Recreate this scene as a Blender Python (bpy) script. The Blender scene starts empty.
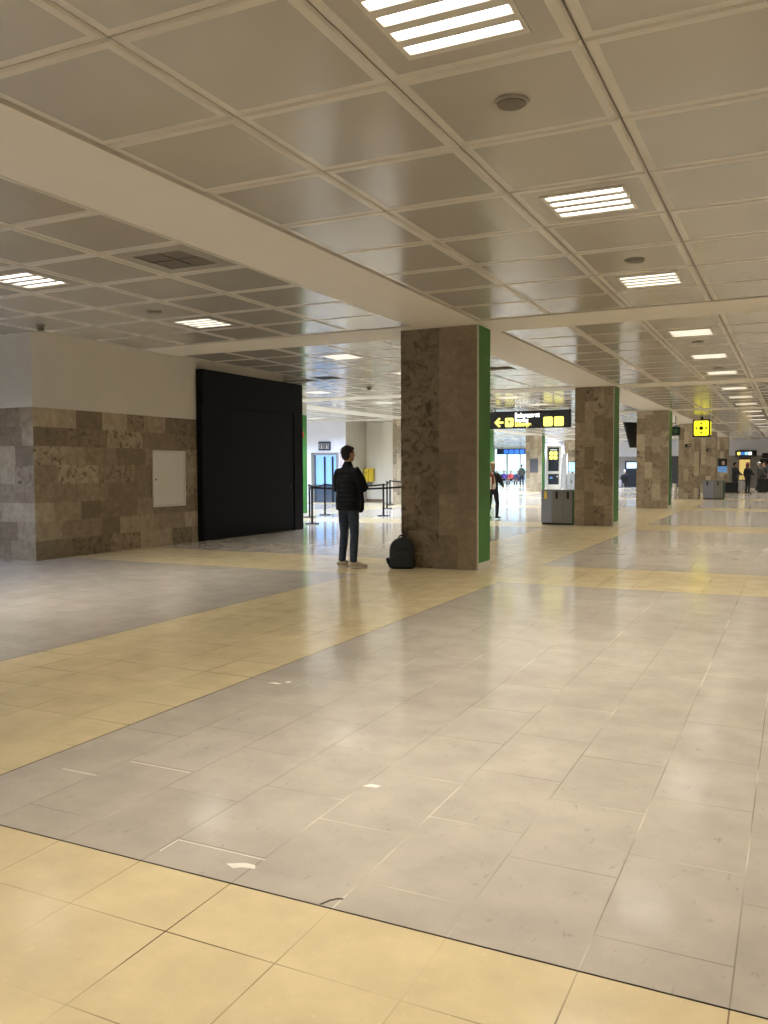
import bpy, bmesh, math, random
from mathutils import Vector, Matrix
random.seed(7)
S = bpy.context.scene
C = S.collection
PI = math.pi
CZ = 3.47                      # ceiling height
CAMZ = 1.45

# ------------------------------------------------------------------ materials
def newmat(name):
    m = bpy.data.materials.new(name); m.use_nodes = True
    nt = m.node_tree
    return m, nt, nt.nodes['Principled BSDF']

def plain(name, col, rough=0.6, spec=0.5, metal=0.0, var=0.06, scale=30.0, bump=0.0):
    """Painted / moulded surface: colour with a little procedural mottling."""
    m, nt, b = newmat(name)
    tc = nt.nodes.new('ShaderNodeTexCoord')
    n = nt.nodes.new('ShaderNodeTexNoise'); n.inputs['Scale'].default_value = scale
    n.inputs['Detail'].default_value = 4
    nt.links.new(tc.outputs['Object'], n.inputs['Vector'])
    r = nt.nodes.new('ShaderNodeValToRGB')
    r.color_ramp.elements[0].position = 0.3; r.color_ramp.elements[1].position = 0.7
    r.color_ramp.elements[0].color = [c * (1 - var) for c in col] + [1]
    r.color_ramp.elements[1].color = [min(1, c * (1 + var)) for c in col] + [1]
    nt.links.new(n.outputs['Fac'], r.inputs['Fac'])
    nt.links.new(r.outputs['Color'], b.inputs['Base Color'])
    b.inputs['Roughness'].default_value = rough
    b.inputs['Specular IOR Level'].default_value = spec
    b.inputs['Metallic'].default_value = metal
    if bump:
        bp = nt.nodes.new('ShaderNodeBump'); bp.inputs['Strength'].default_value = bump
        bp.inputs['Distance'].default_value = 0.01
        nt.links.new(n.outputs['Fac'], bp.inputs['Height']); nt.links.new(bp.outputs['Normal'], b.inputs['Normal'])
    return m

def emit(name, col, strength):
    m, nt, b = newmat(name)
    b.inputs['Base Color'].default_value = (*[min(1, c) for c in col], 1)
    b.inputs['Emission Color'].default_value = (*col, 1)
    b.inputs['Emission Strength'].default_value = strength
    return m

def stone_mat():
    """Travertine slabs: the face attributes tone / pit differ from slab to slab."""
    m, nt, b = newmat('travertine')
    N = nt.nodes.new; L = nt.links.new
    at = N('ShaderNodeAttribute'); at.attribute_name = 'tone'
    pt = N('ShaderNodeAttribute'); pt.attribute_name = 'pit'
    tc = N('ShaderNodeTexCoord')
    r = N('ShaderNodeValToRGB'); e = r.color_ramp.elements
    e[0].position = 0; e[0].color = (0.085, 0.064, 0.043, 1)
    e[1].position = 1; e[1].color = (0.55, 0.47, 0.345, 1)
    k = e.new(0.5); k.color = (0.24, 0.19, 0.13, 1)
    n1 = N('ShaderNodeTexNoise'); n1.inputs['Scale'].default_value = 7; n1.inputs['Detail'].default_value = 10
    n1.inputs['Roughness'].default_value = .74
    L(tc.outputs['Object'], n1.inputs['Vector'])
    ad = N('ShaderNodeMath'); ad.operation = 'MULTIPLY_ADD'; ad.inputs[1].default_value = .75
    L(n1.outputs['Fac'], ad.inputs[0])
    sb = N('ShaderNodeMath'); sb.operation = 'SUBTRACT'; sb.inputs[1].default_value = .375
    L(at.outputs['Fac'], sb.inputs[0]); L(sb.outputs[0], ad.inputs[2])
    L(ad.outputs[0], r.inputs['Fac'])
    n2 = N('ShaderNodeTexNoise'); n2.inputs['Scale'].default_value = 9; n2.inputs['Detail'].default_value = 8
    n2.inputs['Roughness'].default_value = .66; n2.inputs['Distortion'].default_value = .6
    L(tc.outputs['Object'], n2.inputs['Vector'])
    r2 = N('ShaderNodeValToRGB'); q = r2.color_ramp.elements
    q[0].position = .50; q[0].color = (0, 0, 0, 1); q[1].position = .64; q[1].color = (1, 1, 1, 1)
    L(n2.outputs['Fac'], r2.inputs['Fac'])
    mu = N('ShaderNodeMath'); mu.operation = 'MULTIPLY'
    L(r2.outputs['Color'], mu.inputs[0]); L(pt.outputs['Fac'], mu.inputs[1])
    mx = N('ShaderNodeMix'); mx.data_type = 'RGBA'
    L(mu.outputs[0], mx.inputs['Factor']); L(r.outputs['Color'], mx.inputs['A'])
    mx.inputs['B'].default_value = (0.06, 0.044, 0.03, 1)
    L(mx.outputs['Result'], b.inputs['Base Color'])
    b.inputs['Roughness'].default_value = .5
    b.inputs['Specular IOR Level'].default_value = .35
    bp = N('ShaderNodeBump'); bp.inputs['Strength'].default_value = .25; bp.inputs['Distance'].default_value = .004
    bp.invert = True
    L(mu.outputs[0], bp.inputs['Height']); L(bp.outputs['Normal'], b.inputs['Normal'])
    return m

def floor_mat(name, c1, c2, width, offset, grout_a, grout_b, fleck, rough, fscale=60.):
    m, nt, b = newmat(name)
    N = nt.nodes.new; L = nt.links.new
    tc = N('ShaderNodeTexCoord'); sp = N('ShaderNodeSeparateXYZ'); L(tc.outputs['Object'], sp.inputs[0])
    cb = N('ShaderNodeCombineXYZ')
    ax = N('ShaderNodeMath'); ax.inputs[1].default_value = -2.39 + 61.65; L(sp.outputs['Y'], ax.inputs[0])
    ay = N('ShaderNodeMath'); ay.inputs[1].default_value = 0.944 + 40.6 + .406; L(sp.outputs['X'], ay.inputs[0])
    L(ax.outputs[0], cb.inputs['X']); L(ay.outputs[0], cb.inputs['Y'])
    br = N('ShaderNodeTexBrick'); L(cb.outputs[0], br.inputs['Vector'])
    br.inputs['Scale'].default_value = 1
    br.inputs['Brick Width'].default_value = width; br.inputs['Row Height'].default_value = .406
    br.inputs['Mortar Size'].default_value = .0028; br.inputs['Mortar Smooth'].default_value = .2
    br.inputs['Bias'].default_value = 0
    br.offset = offset; br.offset_frequency = 2; br.squash = 1
    br.inputs['Color1'].default_value = (*c1, 1); br.inputs['Color2'].default_value = (*c2, 1)
    # grout: part pale filler, part dark line
    ng = N('ShaderNodeTexNoise'); ng.inputs['Scale'].default_value = 1.1; ng.inputs['Detail'].default_value = 2
    L(tc.outputs['Object'], ng.inputs['Vector'])
    rg = N('ShaderNodeValToRGB'); g = rg.color_ramp.elements
    g[0].position = .40; g[0].color = (*grout_b, 1); g[1].position = .62; g[1].color = (*grout_a, 1)
    gm = g.new(.51); gm.color = (*[.6 * u + .4 * w_ for u, w_ in zip(c2, grout_b)], 1)
    L(ng.outputs['Fac'], rg.inputs['Fac']); L(rg.outputs['Color'], br.inputs['Mortar'])
    # cloudy mottling
    n1 = N('ShaderNodeTexNoise'); n1.inputs['Scale'].default_value = 3.2; n1.inputs['Detail'].default_value = 8
    n1.inputs['Roughness'].default_value = .62
    L(tc.outputs['Object'], n1.inputs['Vector'])
    r1 = N('ShaderNodeValToRGB'); q = r1.color_ramp.elements
    q[0].position = .32; q[0].color = (.82, .82, .83, 1); q[1].position = .68; q[1].color = (1.0, 1.0, .99, 1)
    L(n1.outputs['Fac'], r1.inputs['Fac'])
    m1 = N('ShaderNodeMix'); m1.data_type = 'RGBA'; m1.blend_type = 'MULTIPLY'; m1.inputs['Factor'].default_value = 1
    L(br.outputs['Color'], m1.inputs['A']); L(r1.outputs['Color'], m1.inputs['B'])
    # flecks
    n2 = N('ShaderNodeTexNoise'); n2.inputs['Scale'].default_value = fscale; n2.inputs['Detail'].default_value = 4
    n2.inputs['Distortion'].default_value = .8
    mp_ = N('ShaderNodeMapping'); mp_.inputs['Scale'].default_value = (1.0, .45, 1); mp_.inputs['Rotation'].default_value = (0, 0, .6)
    L(tc.outputs['Object'], mp_.inputs['Vector']); L(mp_.outputs['Vector'], n2.inputs['Vector'])
    r2 = N('ShaderNodeValToRGB'); q = r2.color_ramp.elements
    q[0].position = .64; q[0].color = (0, 0, 0, 1); q[1].position = .76; q[1].color = (1, 1, 1, 1)
    L(n2.outputs['Fac'], r2.inputs['Fac'])
    m2 = N('ShaderNodeMix'); m2.data_type = 'RGBA'
    mf = N('ShaderNodeMath'); mf.operation = 'MULTIPLY'; mf.inputs[1].default_value = .42
    L(r2.outputs['Color'], mf.inputs[0]); L(mf.outputs[0], m2.inputs['Factor'])
    L(m1.outputs['Result'], m2.inputs['A']); m2.inputs['B'].default_value = (*fleck, 1)
    L(m2.outputs['Result'], b.inputs['Base Color'])
    rr = N('ShaderNodeMapRange'); rr.inputs['To Min'].default_value = rough * .75; rr.inputs['To Max'].default_value = rough * 1.3
    L(n1.outputs['Fac'], rr.inputs['Value']); L(rr.outputs[0], b.inputs['Roughness'])
    b.inputs['Specular IOR Level'].default_value = .5
    return m

def perforated_mat():
    """Beige lacquered metal tray, finely perforated: tiny dark holes."""
    m, nt, b = newmat('perforated_metal')
    N = nt.nodes.new; L = nt.links.new
    tc = N('ShaderNodeTexCoord')
    n = N('ShaderNodeTexNoise'); n.inputs['Scale'].default_value = .8; n.inputs['Detail'].default_value = 3
    L(tc.outputs['Object'], n.inputs['Vector'])
    r = N('ShaderNodeValToRGB'); e = r.color_ramp.elements
    e[0].position = .3; e[0].color = (.355, .335, .300, 1); e[1].position = .7; e[1].color = (.385, .365, .328, 1)
    L(n.outputs['Fac'], r.inputs['Fac']); L(r.outputs['Color'], b.inputs['Base Color'])
    b.inputs['Roughness'].default_value = .17
    b.inputs['Specular IOR Level'].default_value = .45
    return m

def quilt_mat(name, col):
    m, nt, b = newmat(name)
    N = nt.nodes.new; L = nt.links.new
    tc = N('ShaderNodeTexCoord')
    w = N('ShaderNodeTexWave'); w.wave_type = 'BANDS'; w.bands_direction = 'Z'; w.inputs['Scale'].default_value = 4.6
    w.inputs['Distortion'].default_value = .8; w.inputs['Detail'].default_value = 1
    L(tc.outputs['Object'], w.inputs['Vector'])
    bp = N('ShaderNodeBump'); bp.inputs['Strength'].default_value = .45; bp.inputs['Distance'].default_value = .02
    L(w.outputs['Fac'], bp.inputs['Height']); L(bp.outputs['Normal'], b.inputs['Normal'])
    b.inputs['Base Color'].default_value = (*col, 1)
    b.inputs['Roughness'].default_value = .65
    b.inputs['Specular IOR Level'].default_value = .15
    return m

def glass_mat(name, tint, gl=.08):
    m = bpy.data.materials.new(name); m.use_nodes = True
    nt = m.node_tree; nt.nodes.clear()
    o = nt.nodes.new('ShaderNodeOutputMaterial'); mx = nt.nodes.new('ShaderNodeMixShader')
    t = nt.nodes.new('ShaderNodeBsdfTransparent'); g = nt.nodes.new('ShaderNodeBsdfGlossy')
    t.inputs['Color'].default_value = (*tint, 1); g.inputs['Roughness'].default_value = .05
    mx.inputs['Fac'].default_value = gl
    nt.links.new(t.outputs[0], mx.inputs[1]); nt.links.new(g.outputs[0], mx.inputs[2]); nt.links.new(mx.outputs[0], o.inputs[0])
    return m

WARM = (1.0, .93, .78); COOL = (.74, .84, 1.0); MID = (1.0, .95, .87)
M = dict(
    stone=stone_mat(),
    yellow=floor_mat('yellow_terrazzo', (.80, .66, .41), (.775, .635, .39), .406, 0.0, (.75, .62, .38), (.14, .09, .045), (.93, .83, .62), .16, 110.),
    grey=floor_mat('grey_marble', (.57, .515, .45), (.54, .485, .42), .6165, .655, (.82, .77, .66), (.33, .29, .24), (.22, .195, .17), .115, 42.),
    joint=plain('dark_joint', (.06, .045, .03), .8),
    chip=plain('white_filler', (.8, .77, .7), .8),
    perf=perforated_mat(),
    rim=plain('lacquered_rim', (.50, .47, .415), .3, .5, 0, .02),
    gap=plain('shadow_gap', (.24, .215, .175), .9),
    plaster=plain('ceiling_plaster', (.64, .61, .555), .55, .4, 0, .02, 3),
    wallpaint=plain('cream_wall_paint', (.60, .575, .52), .7, .3, 0, .02, 3), cream=plain('bright_cream_paint', (.80, .77, .69), .7, .3, 0, .02, 3),
    lilac=plain('pale_wall_paint', (.74, .76, .86), .7, .3, 0, .02, 3),
    greywall=plain('grey_wall_stone', (.30, .285, .275), .6, .3, 0, .12, 4),
    green=plain('green_panel', (.045, .19, .035), .45, .4, 0, .03, 4),
    white=plain('white_enamel', (.68, .66, .62), .4, .5, 0, .02),
    black=plain('black_board', (.007, .008, .0105), .6, .12, 0, .08, 5),
    blackp=plain('black_plastic', (.012, .012, .013), .4, .4),
    blackm=plain('black_metal', (.015, .015, .016), .35, .5),
    steel=plain('brushed_steel', (.45, .46, .48), .35, .5, .8),
    greyp=plain('grey_cabinet', (.17, .17, .165), .45, .5),
    bluegrey=plain('blue_grey_case_and_reflection', (.22, .24, .31), .4, .5),  # monitor casing, and the reflection painted on the station's left door
    dkgreen=plain('dark_green_edge', (.03, .075, .03), .5),
    vent=plain('vent_brown', (.12, .10, .07), .6),
    discm=plain('speaker_grey', (.33, .30, .25), .6),
    denim=plain('blue_denim', (.040, .055, .085), .85, .2, 0, .3, 40, .4),
    shoe=plain('beige_canvas', (.46, .41, .34), .8, .2, 0, .1),
    sole=plain('white_sole', (.7, .67, .6), .7),
    skin=plain('skin', (.42, .25, .17), .6, .3, 0, .05),
    hair=plain('dark_hair', (.012, .010, .009), .6, .3, 0, .3, 60),
    quilt=quilt_mat('black_quilting', (.008, .009, .012)),
    pack=plain('charcoal_fabric', (.030, .034, .037), .85, .2, 0, .2, 80, .3),
    packb=plain('black_webbing', (.010, .010, .011), .8, .2),
    red=plain('red_paint', (.55, .03, .025), .4),
    yellowp=plain('yellow_paint', (.75, .58, .05), .45),
    signy=emit('sign_yellow', (1.0, .93, .03), 1.05),
    signw=emit('sign_white', (1.0, 1.0, .95), 1.9),
    signpale=emit('sign_pale_yellow', (1.0, .93, .20), 1.25),
    signb=emit('sign_blue', (.05, .22, .8), .8),
    signbs=emit('sign_sky_blue', (.35, .75, 1.0), 1.0),
    signg=emit('sign_green', (.04, .14, .06), .1),
    screen=emit('lit_screen', (.6, .8, 1.0), .9),
    ad=emit('backlit_advert', (.9, .68, .22), .55),
    adb=emit('backlit_blue_advert', (.12, .28, .55), .5),
    glass=glass_mat('cyan_glass', (.72, .95, 1.0)),
    doorglass=glass_mat('door_glass', (.78, .88, 1.0), .10),
    liftblue=emit('glowing_car_wall', (.50, .74, 1.0), 1.3),
    tube=emit('lamp_warm', (1, .965, .90), 6), tubec=emit('lamp_cool', (.92, .96, 1), 6), tubem=emit('lamp_mid', (1, .97, .93), 6),
    ground=plain('pale_tarmac', (.5, .5, .5), .9),
)

# ------------------------------------------------------------------ builders
class MB:
    def __init__(s): s.v = []; s.f = []; s.m = []; s.mats = []; s.tone = {}; s.smooth = False
    def mi(s, mat):
        if mat not in s.mats: s.mats.append(mat)
        return s.mats.index(mat)
    def face(s, pts, mat, tone=None):
        i = len(s.v); s.v += [tuple(p) for p in pts]; s.f.append(tuple(range(i, i + len(pts)))); s.m.append(s.mi(mat))
        if tone: s.tone[len(s.f) - 1] = tone
        return s
    def box(s, x0, x1, y0, y1, z0, z1, mat, tone=None, skip=''):
        a = [(x0, y0, z0), (x1, y0, z0), (x1, y1, z0), (x0, y1, z0), (x0, y0, z1), (x1, y0, z1), (x1, y1, z1), (x0, y1, z1)]
        for k, q in dict(b=(3, 2, 1, 0), t=(4, 5, 6, 7), f=(0, 1, 5, 4), r=(1, 2, 6, 5), k=(2, 3, 7, 6), l=(3, 0, 4, 7)).items():
            if k not in skip: s.face([a[j] for j in q], mat, tone)
        return s
    def bevelbox(s, x0, x1, y0, y1, z0, z1, mat, bv=.01, seg=2):
        bm = bmesh.new(); bmesh.ops.create_cube(bm, size=1)
        for v in bm.verts:
            v.co = Vector((x0 + (v.co.x + .5) * (x1 - x0), y0 + (v.co.y + .5) * (y1 - y0), z0 + (v.co.z + .5) * (z1 - z0)))
        bmesh.ops.bevel(bm, geom=bm.edges[:], offset=bv, segments=seg, affect='EDGES', profile=.5)
        s.add(bm, mat); return s
    def add(s, bm, mat, M4=None):
        bm.verts.index_update(); o = len(s.v)
        for v in bm.verts: s.v.append(tuple(M4 @ v.co if M4 else v.co))
        for f in bm.faces: s.f.append(tuple(o + v.index for v in f.verts)); s.m.append(s.mi(mat))
        bm.free(); return s
    def cyl(s, c, r, h, mat, seg=20, axis='z', r2=None, bv=0):
        bm = bmesh.new()
        bmesh.ops.create_cone(bm, cap_ends=True, segments=seg, radius1=r, radius2=r if r2 is None else r2, depth=h)
        if bv: bmesh.ops.bevel(bm, geom=[e for e in bm.edges if abs(e.verts[0].co.z - e.verts[1].co.z) < 1e-6], offset=bv, segments=2, affect='EDGES')
        R = {'z': Matrix(), 'x': Matrix.Rotation(PI / 2, 4, 'Y'), 'y': Matrix.Rotation(PI / 2, 4, 'X')}[axis]
        return s.add(bm, mat, Matrix.Translation(Vector(c)) @ R)
    def ball(s, c, r, mat, sc=(1, 1, 1), seg=14):
        bm = bmesh.new(); bmesh.ops.create_uvsphere(bm, u_segments=seg, v_segments=max(6, seg // 2 + 2), radius=r)
        return s.add(bm, mat, Matrix.Translation(Vector(c)) @ Matrix.Diagonal((*sc, 1)))
    def tube(s, pts, radii, mat, seg=12, up=(0, 1, 0), cap=1.0):
        """Closed tapered tube through pts; radius = number or (a, b) across / along `up`; round ends."""
        P = [Vector(p) for p in pts]; Rr = [(r, r) if not isinstance(r, tuple) else r for r in radii]
        t0 = (P[0] - P[1]).normalized(); t1 = (P[-1] - P[-2]).normalized()
        m0 = min(Rr[0]); m1 = min(Rr[-1])
        pre = [(P[0] + t0 * m0 * k * cap, (Rr[0][0] * w, Rr[0][1] * w)) for k, w in ((.93, .3), (.7, .7))]
        post = [(P[-1] + t1 * m1 * k * cap, (Rr[-1][0] * w, Rr[-1][1] * w)) for k, w in ((.7, .7), (.93, .3))]
        Q = pre + list(zip(P, Rr)) + post
        o = len(s.v); mi = s.mi(mat); n = len(Q)
        for i, (p, (a, b)) in enumerate(Q):
            t = (Q[min(i + 1, n - 1)][0] - Q[max(i - 1, 0)][0]).normalized()
            u = Vector(up); u = u - t * u.dot(t)
            if u.length < 1e-3: u = Vector((0, 0, 1)) - t * t.z
            if u.length < 1e-3: u = Vector((1, 0, 0))
            u.normalize(); w = u.cross(t)
            for k in range(seg):
                an = 2 * PI * k / seg
                s.v.append(tuple(p + w * a * math.cos(an) + u * b * math.sin(an)))
        for i in range(n - 1):
            for k in range(seg):
                k2 = (k + 1) % seg
                s.f.append((o + i * seg + k, o + i * seg + k2, o + (i + 1) * seg + k2, o + (i + 1) * seg + k)); s.m.append(mi)
        s.f.append(tuple(o + k for k in reversed(range(seg)))); s.m.append(mi)
        s.f.append(tuple(o + (n - 1) * seg + k for k in range(seg))); s.m.append(mi)
        return s
    def mesh(s, name):
        me = bpy.data.meshes.new(name); me.from_pydata(s.v, [], s.f)
        for mt in s.mats: me.materials.append(mt)
        me.polygons.foreach_set('material_index', s.m)
        if s.tone:
            a = me.attributes.new('tone', 'FLOAT', 'FACE'); b = me.attributes.new('pit', 'FLOAT', 'FACE')
            a.data.foreach_set('value', [s.tone.get(i, (.5, 0))[0] for i in range(len(s.f))])
            b.data.foreach_set('value', [s.tone.get(i, (.5, 0))[1] for i in range(len(s.f))])
        if s.smooth: me.polygons.foreach_set('use_smooth', [True] * len(s.f))
        me.update(); return me
    def build(s, name, parent=None, smooth=False, label=None, clean=False):
        s.smooth = smooth
        me = s.mesh(name)
        if clean:
            bm = bmesh.new(); bm.from_mesh(me); bmesh.ops.recalc_face_normals(bm, faces=bm.faces); bm.to_mesh(me); bm.free()
        o = bpy.data.objects.new(name, me); C.objects.link(o)
        if parent: o.parent = parent
        if label: o['label'] = label
        return o

def tag(o, label=None, cat=None, group=None, kind=None):
    if label: o['label'] = label
    if cat: o['category'] = cat
    if group: o['group'] = group
    if kind: o['kind'] = kind
    return o
def thing(name, label, cat, loc=(0, 0, 0), rz=0, group=None):
    o = bpy.data.objects.new(name, None); C.objects.link(o); o.empty_display_size = .2
    o.location = loc; o.rotation_euler = (0, 0, rz)
    return tag(o, label, cat, group)
def copy_tree(o, parent=None):
    c = o.copy(); C.objects.link(c)
    if parent: c.parent = parent
    for ch in list(o.children): copy_tree(ch, c)
    return c
def remesh(o, vox, smooth=4):
    """Union of the overlapping closed pieces into one continuous smooth surface."""
    md = o.modifiers.new('r', 'REMESH'); md.mode = 'VOXEL'; md.voxel_size = vox; md.use_smooth_shade = True
    if smooth:
        sm = o.modifiers.new('s', 'SMOOTH'); sm.factor = .5; sm.iterations = smooth
    bpy.context.view_layer.update()
    dg = bpy.context.evaluated_depsgraph_get()
    me = bpy.data.meshes.new_from_object(o.evaluated_get(dg))
    mats = list(o.data.materials)
    o.modifiers.clear(); o.data = me
    me.materials.clear()
    for m in mats: me.materials.append(m)
    me.polygons.foreach_set('use_smooth', [True] * len(me.polygons)); me.update()
    return o
def text(body, size, mat, name, parent, loc, rot=(PI / 2, 0, 0), bold=0.0, align='LEFT', sx=1.0):
    cu = bpy.data.curves.new(name, 'FONT'); cu.body = body; cu.size = size; cu.extrude = .004; cu.offset = bold
    cu.align_x = align
    o = bpy.data.objects.new(name, cu); C.objects.link(o); bpy.context.view_layer.update()
    me = bpy.data.meshes.new_from_object(o.evaluated_get(bpy.context.evaluated_depsgraph_get()))
    bpy.data.objects.remove(o)
    me.materials.clear(); me.materials.append(mat)
    o = bpy.data.objects.new(name, me); C.objects.link(o); o.parent = parent; o.location = loc; o.rotation_euler = rot
    o.scale = (sx, 1, 1)
    return o
def struct(o, label=None, cat=None):
    return tag(o, label, cat, None, 'structure')

# ------------------------------------------------------------------ ceiling grid
XG = lambda k: -0.95 - 0.996 * k
YG = lambda n: n + 0.14
KMIN, KMAX, NMIN, NMAX = -9, 29, -8, 78
beam_k = lambda k: k % 10 == 3
beam_n = lambda n: n % 10 == 1
def cellc(k, n): return ((XG(k) + XG(k + 1)) / 2, n + .64)
recess = lambda k, n: k >= 9 and 9 <= n <= 16 and k <= 13
lights = {}
for k in (0, -5, 6, 10, 16, 20):
    for n in range(NMIN, NMAX):
        if n % 10 in (3, 6, 9):
            if n > 64 and k < 16: continue
            if k in (16, 20) and (n < 19 or 30 < n < 36): continue
            if k == 10 and 9 <= n < 19: continue
            if k == -5 and n > 40: continue
            lights[(k, n)] = 1
vents = [(4, 6), (4, 16), (8, 16), (4, 26)]
cm = MB()
for k in range(KMIN, KMAX):
    x1, x0 = XG(k), XG(k + 1)
    for n in range(NMIN, NMAX):
        y0, y1 = YG(n), YG(n + 1)
        if recess(k, n): continue
        if beam_k(k) or beam_n(n):
            z = CZ - .012
            g = .02
            xa, xb, ya, yb = x0, x1, y0, y1
            if not beam_n(n): xa, xb = x0 + g, x1 - g
            if not beam_k(k): ya, yb = y0 + g, y1 - g
            cm.box(xa, xb, ya, yb, z, CZ + .05, M['plaster'], skip='t')
            continue
        g = .0055; b = .012; r = .062
        X0, X1, Y0, Y1 = x0 + g, x1 - g, y0 + g, y1 - g
        def ring(d, z): return [(X0 + d, Y0 + d, z), (X1 - d, Y0 + d, z), (X1 - d, Y1 - d, z), (X0 + d, Y1 - d, z)]
        rs = [ring(0, CZ + .05), ring(0, CZ + .010), ring(b, CZ), ring(r, CZ)]
        for a, c in zip(rs, rs[1:]):
            for q in range(4):
                cm.face([a[(q + 1) % 4], a[q], c[q], c[(q + 1) % 4]], M['rim'])
        if (k, n) in lights: h = .31
        elif (k, n) in vents: h = .28
        else: h = None
        pm = M['perf']
        if h is None:
            cm.face(list(reversed(ring(r, CZ))), pm)
        else:
            cx, cy = cellc(k, n)
            I = [(cx - h, cy - h, CZ), (cx + h, cy - h, CZ), (cx + h, cy + h, CZ), (cx - h, cy + h, CZ)]
            R_ = ring(r, CZ)
            for q in range(4): cm.face([R_[(q + 1) % 4], R_[q], I[q], I[(q + 1) % 4]], pm)
XA, XB, YA, YB = XG(KMAX), XG(KMIN), YG(NMIN), YG(NMAX)
cm.face([(XA, YA, CZ + .3), (XA, YB, CZ + .3), (XB, YB, CZ + .3), (XB, YA, CZ + .3)], M['gap'])
for k in range(KMIN, KMAX + 1):                    # T-profiles behind the joints
    cm.box(XG(k) - .02, XG(k) + .02, YA, YB if k < 10 or k > 13 else YG(9), CZ + .02, CZ + .04, M['gap'])
for n in range(NMIN, NMAX + 1):
    cm.box(XA if not 9 < n < 17 else XG(9), XB, YG(n) - .02, YG(n) + .02, CZ + .02, CZ + .04, M['gap'])
# perimeter strip rising to the wall
zt = CAMZ + (CZ - CAMZ) * 10.88 / abs(XG(9))
E1, E2 = XG(9), YG(9)
cm.face([(E1, E2, CZ), (E1, YG(17), CZ), (-10.88, YG(17), zt), (-10.88, 9.77, zt)], M['plaster'])
cm.face([(E1, E2, CZ), (-10.88, 9.77, zt), (XG(14), 9.77, zt), (XG(14), E2, CZ)], M['plaster'])
cm.face([(E1, YG(17), CZ), (E1, YG(17), CZ + .3), (-10.88, YG(17), CZ + .3), (-10.88, YG(17), CZ)], M['plaster'])
ceiling = struct(cm.build('ceiling'), 'beige suspended ceiling of square perforated metal trays', 'ceiling')

# ------------------------------------------------------------------ floor
XW0, XW1, YW0, YW1 = XA, XB, YA, YB
xb_ = [-5.41 - 10 * i for i in (2, 1, 0, -1)]
fx = sorted([XW0, XW1] + [v for v in xb_] + [v + 2.03 for v in xb_])
yb_ = [0.36 + 10 * i for i in range(-1, 8)]
fy = sorted([YW0, YW1] + [v for v in yb_] + [v + 2.03 for v in yb_])
fx = [v for v in fx if XW0 <= v <= XW1]; fy = [v for v in fy if YW0 <= v <= YW1]
fm = MB()
j = .004
for a, b2 in zip(fx, fx[1:]):
    for c, d in zip(fy, fy[1:]):
        mx_, my_ = (a + b2) / 2, (c + d) / 2
        yel = any(v < mx_ < v + 2.03 for v in xb_) or any(v < my_ < v + 2.03 for v in yb_)
        vb = any(v < mx_ < v + 2.03 for v in xb_); hb = any(v < my_ < v + 2.03 for v in yb_)
        jx0 = 0 if hb else j; jy0 = 0 if vb else j
        fm.face([(a + jx0, c + jy0, 0), (b2 - jx0, c + jy0, 0), (b2 - jx0, d - jy0, 0), (a + jx0, d - jy0, 0)], M['yellow' if yel else 'grey'])
fm.face([(XW0, YW0, -.004), (XW1, YW0, -.004), (XW1, YW1, -.004), (XW0, YW1, -.004)], M['joint'])
# chips of filler and a crack in the marble near the band edge
def chip(pts, mat):
    fm.face([(x, y, .0006) for x, y in pts], mat)
def flo(px, py): ...
chip([(-1.86, 2.505), (-1.80, 2.54), (-1.755, 2.54), (-1.74, 2.515), (-1.79, 2.505), (-1.815, 2.485)], M['chip'])
chip([(-2.15, 2.593), (-1.747, 2.593), (-1.747, 2.588), (-2.15, 2.588)], M['chip'])
chip([(-2.153, 2.593), (-2.148, 2.593), (-2.148, 2.48), (-2.153, 2.48)], M['chip'])
chip([(-2.95, 3.205), (-2.58, 3.205), (-2.58, 3.2), (-2.95, 3.2)], M['chip'])
chip([(-3.18, 2.985), (-2.96, 2.985), (-2.96, 2.98), (-3.18, 2.98)], M['chip'])
chip([(-3.2, 4.80), (-3.17, 4.83), (-3.10, 4.83), (-3.12, 4.80)], M['chip'])
chip([(-3.11, 4.87), (-3.09, 4.9), (-3.06, 4.89), (-3.08, 4.86)], M['chip'])
chip([(-1.76, 3.40), (-1.73, 3.44), (-1.68, 3.44), (-1.69, 3.41)], M['chip'])
chip([(-1.404, 2.398), (-1.385, 2.44), (-1.366, 2.462), (-1.345, 2.466), (-1.346, 2.456), (-1.362, 2.450), (-1.378, 2.432), (-1.394, 2.396)], M['joint'])
floor = struct(fm.build('floor'), 'polished floor of grey marble crossed by yellow terrazzo bands', 'floor')

# ------------------------------------------------------------------ stone cladding helpers
def stone_face(mb, P0, U, width, z0, z1, horiz, rng, lay=None, base=(.25, .75), pitp=.25):
    """Slabs on a vertical plane starting at P0 along unit U."""
    P0 = Vector(P0); U = Vector(U)
    def quad(a, b, c, d, t): 
        q = [P0 + U * a + Vector((0, 0, c)), P0 + U * b + Vector((0, 0, c)), P0 + U * b + Vector((0, 0, d)), P0 + U * a + Vector((0, 0, d))]
        mb.face(q, M['stone'], t)
    def tn():
        return (rng.uniform(*base), rng.choice((.35, .8)) if rng.random() < pitp else rng.uniform(0, .12))
    if horiz:
        h = .306; z = z0
        while z < z1 - .01:
            zz = min(z1, z + h); a = -rng.uniform(0, .6)
            while a < width:
                w = rng.choice((.45, .6, .75, .9, .9)); b = min(width, a + w)
                if b > 0: quad(max(a, 0), b, z, zz, tn())
                a += w
            z = zz
    else:
        for (a, b, opt) in lay:
            z = z0 - rng.uniform(0, .35)
            while z < z1:
                h = opt.get('h', .56); zz = min(z1, z + h)
                if zz > z0:
                    t = tn() if 't' not in opt else (rng.uniform(*opt['t']), rng.uniform(*opt.get('p', (0, .1))))
                    quad(a, b, max(z, z0), zz, t)
                z = zz

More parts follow.
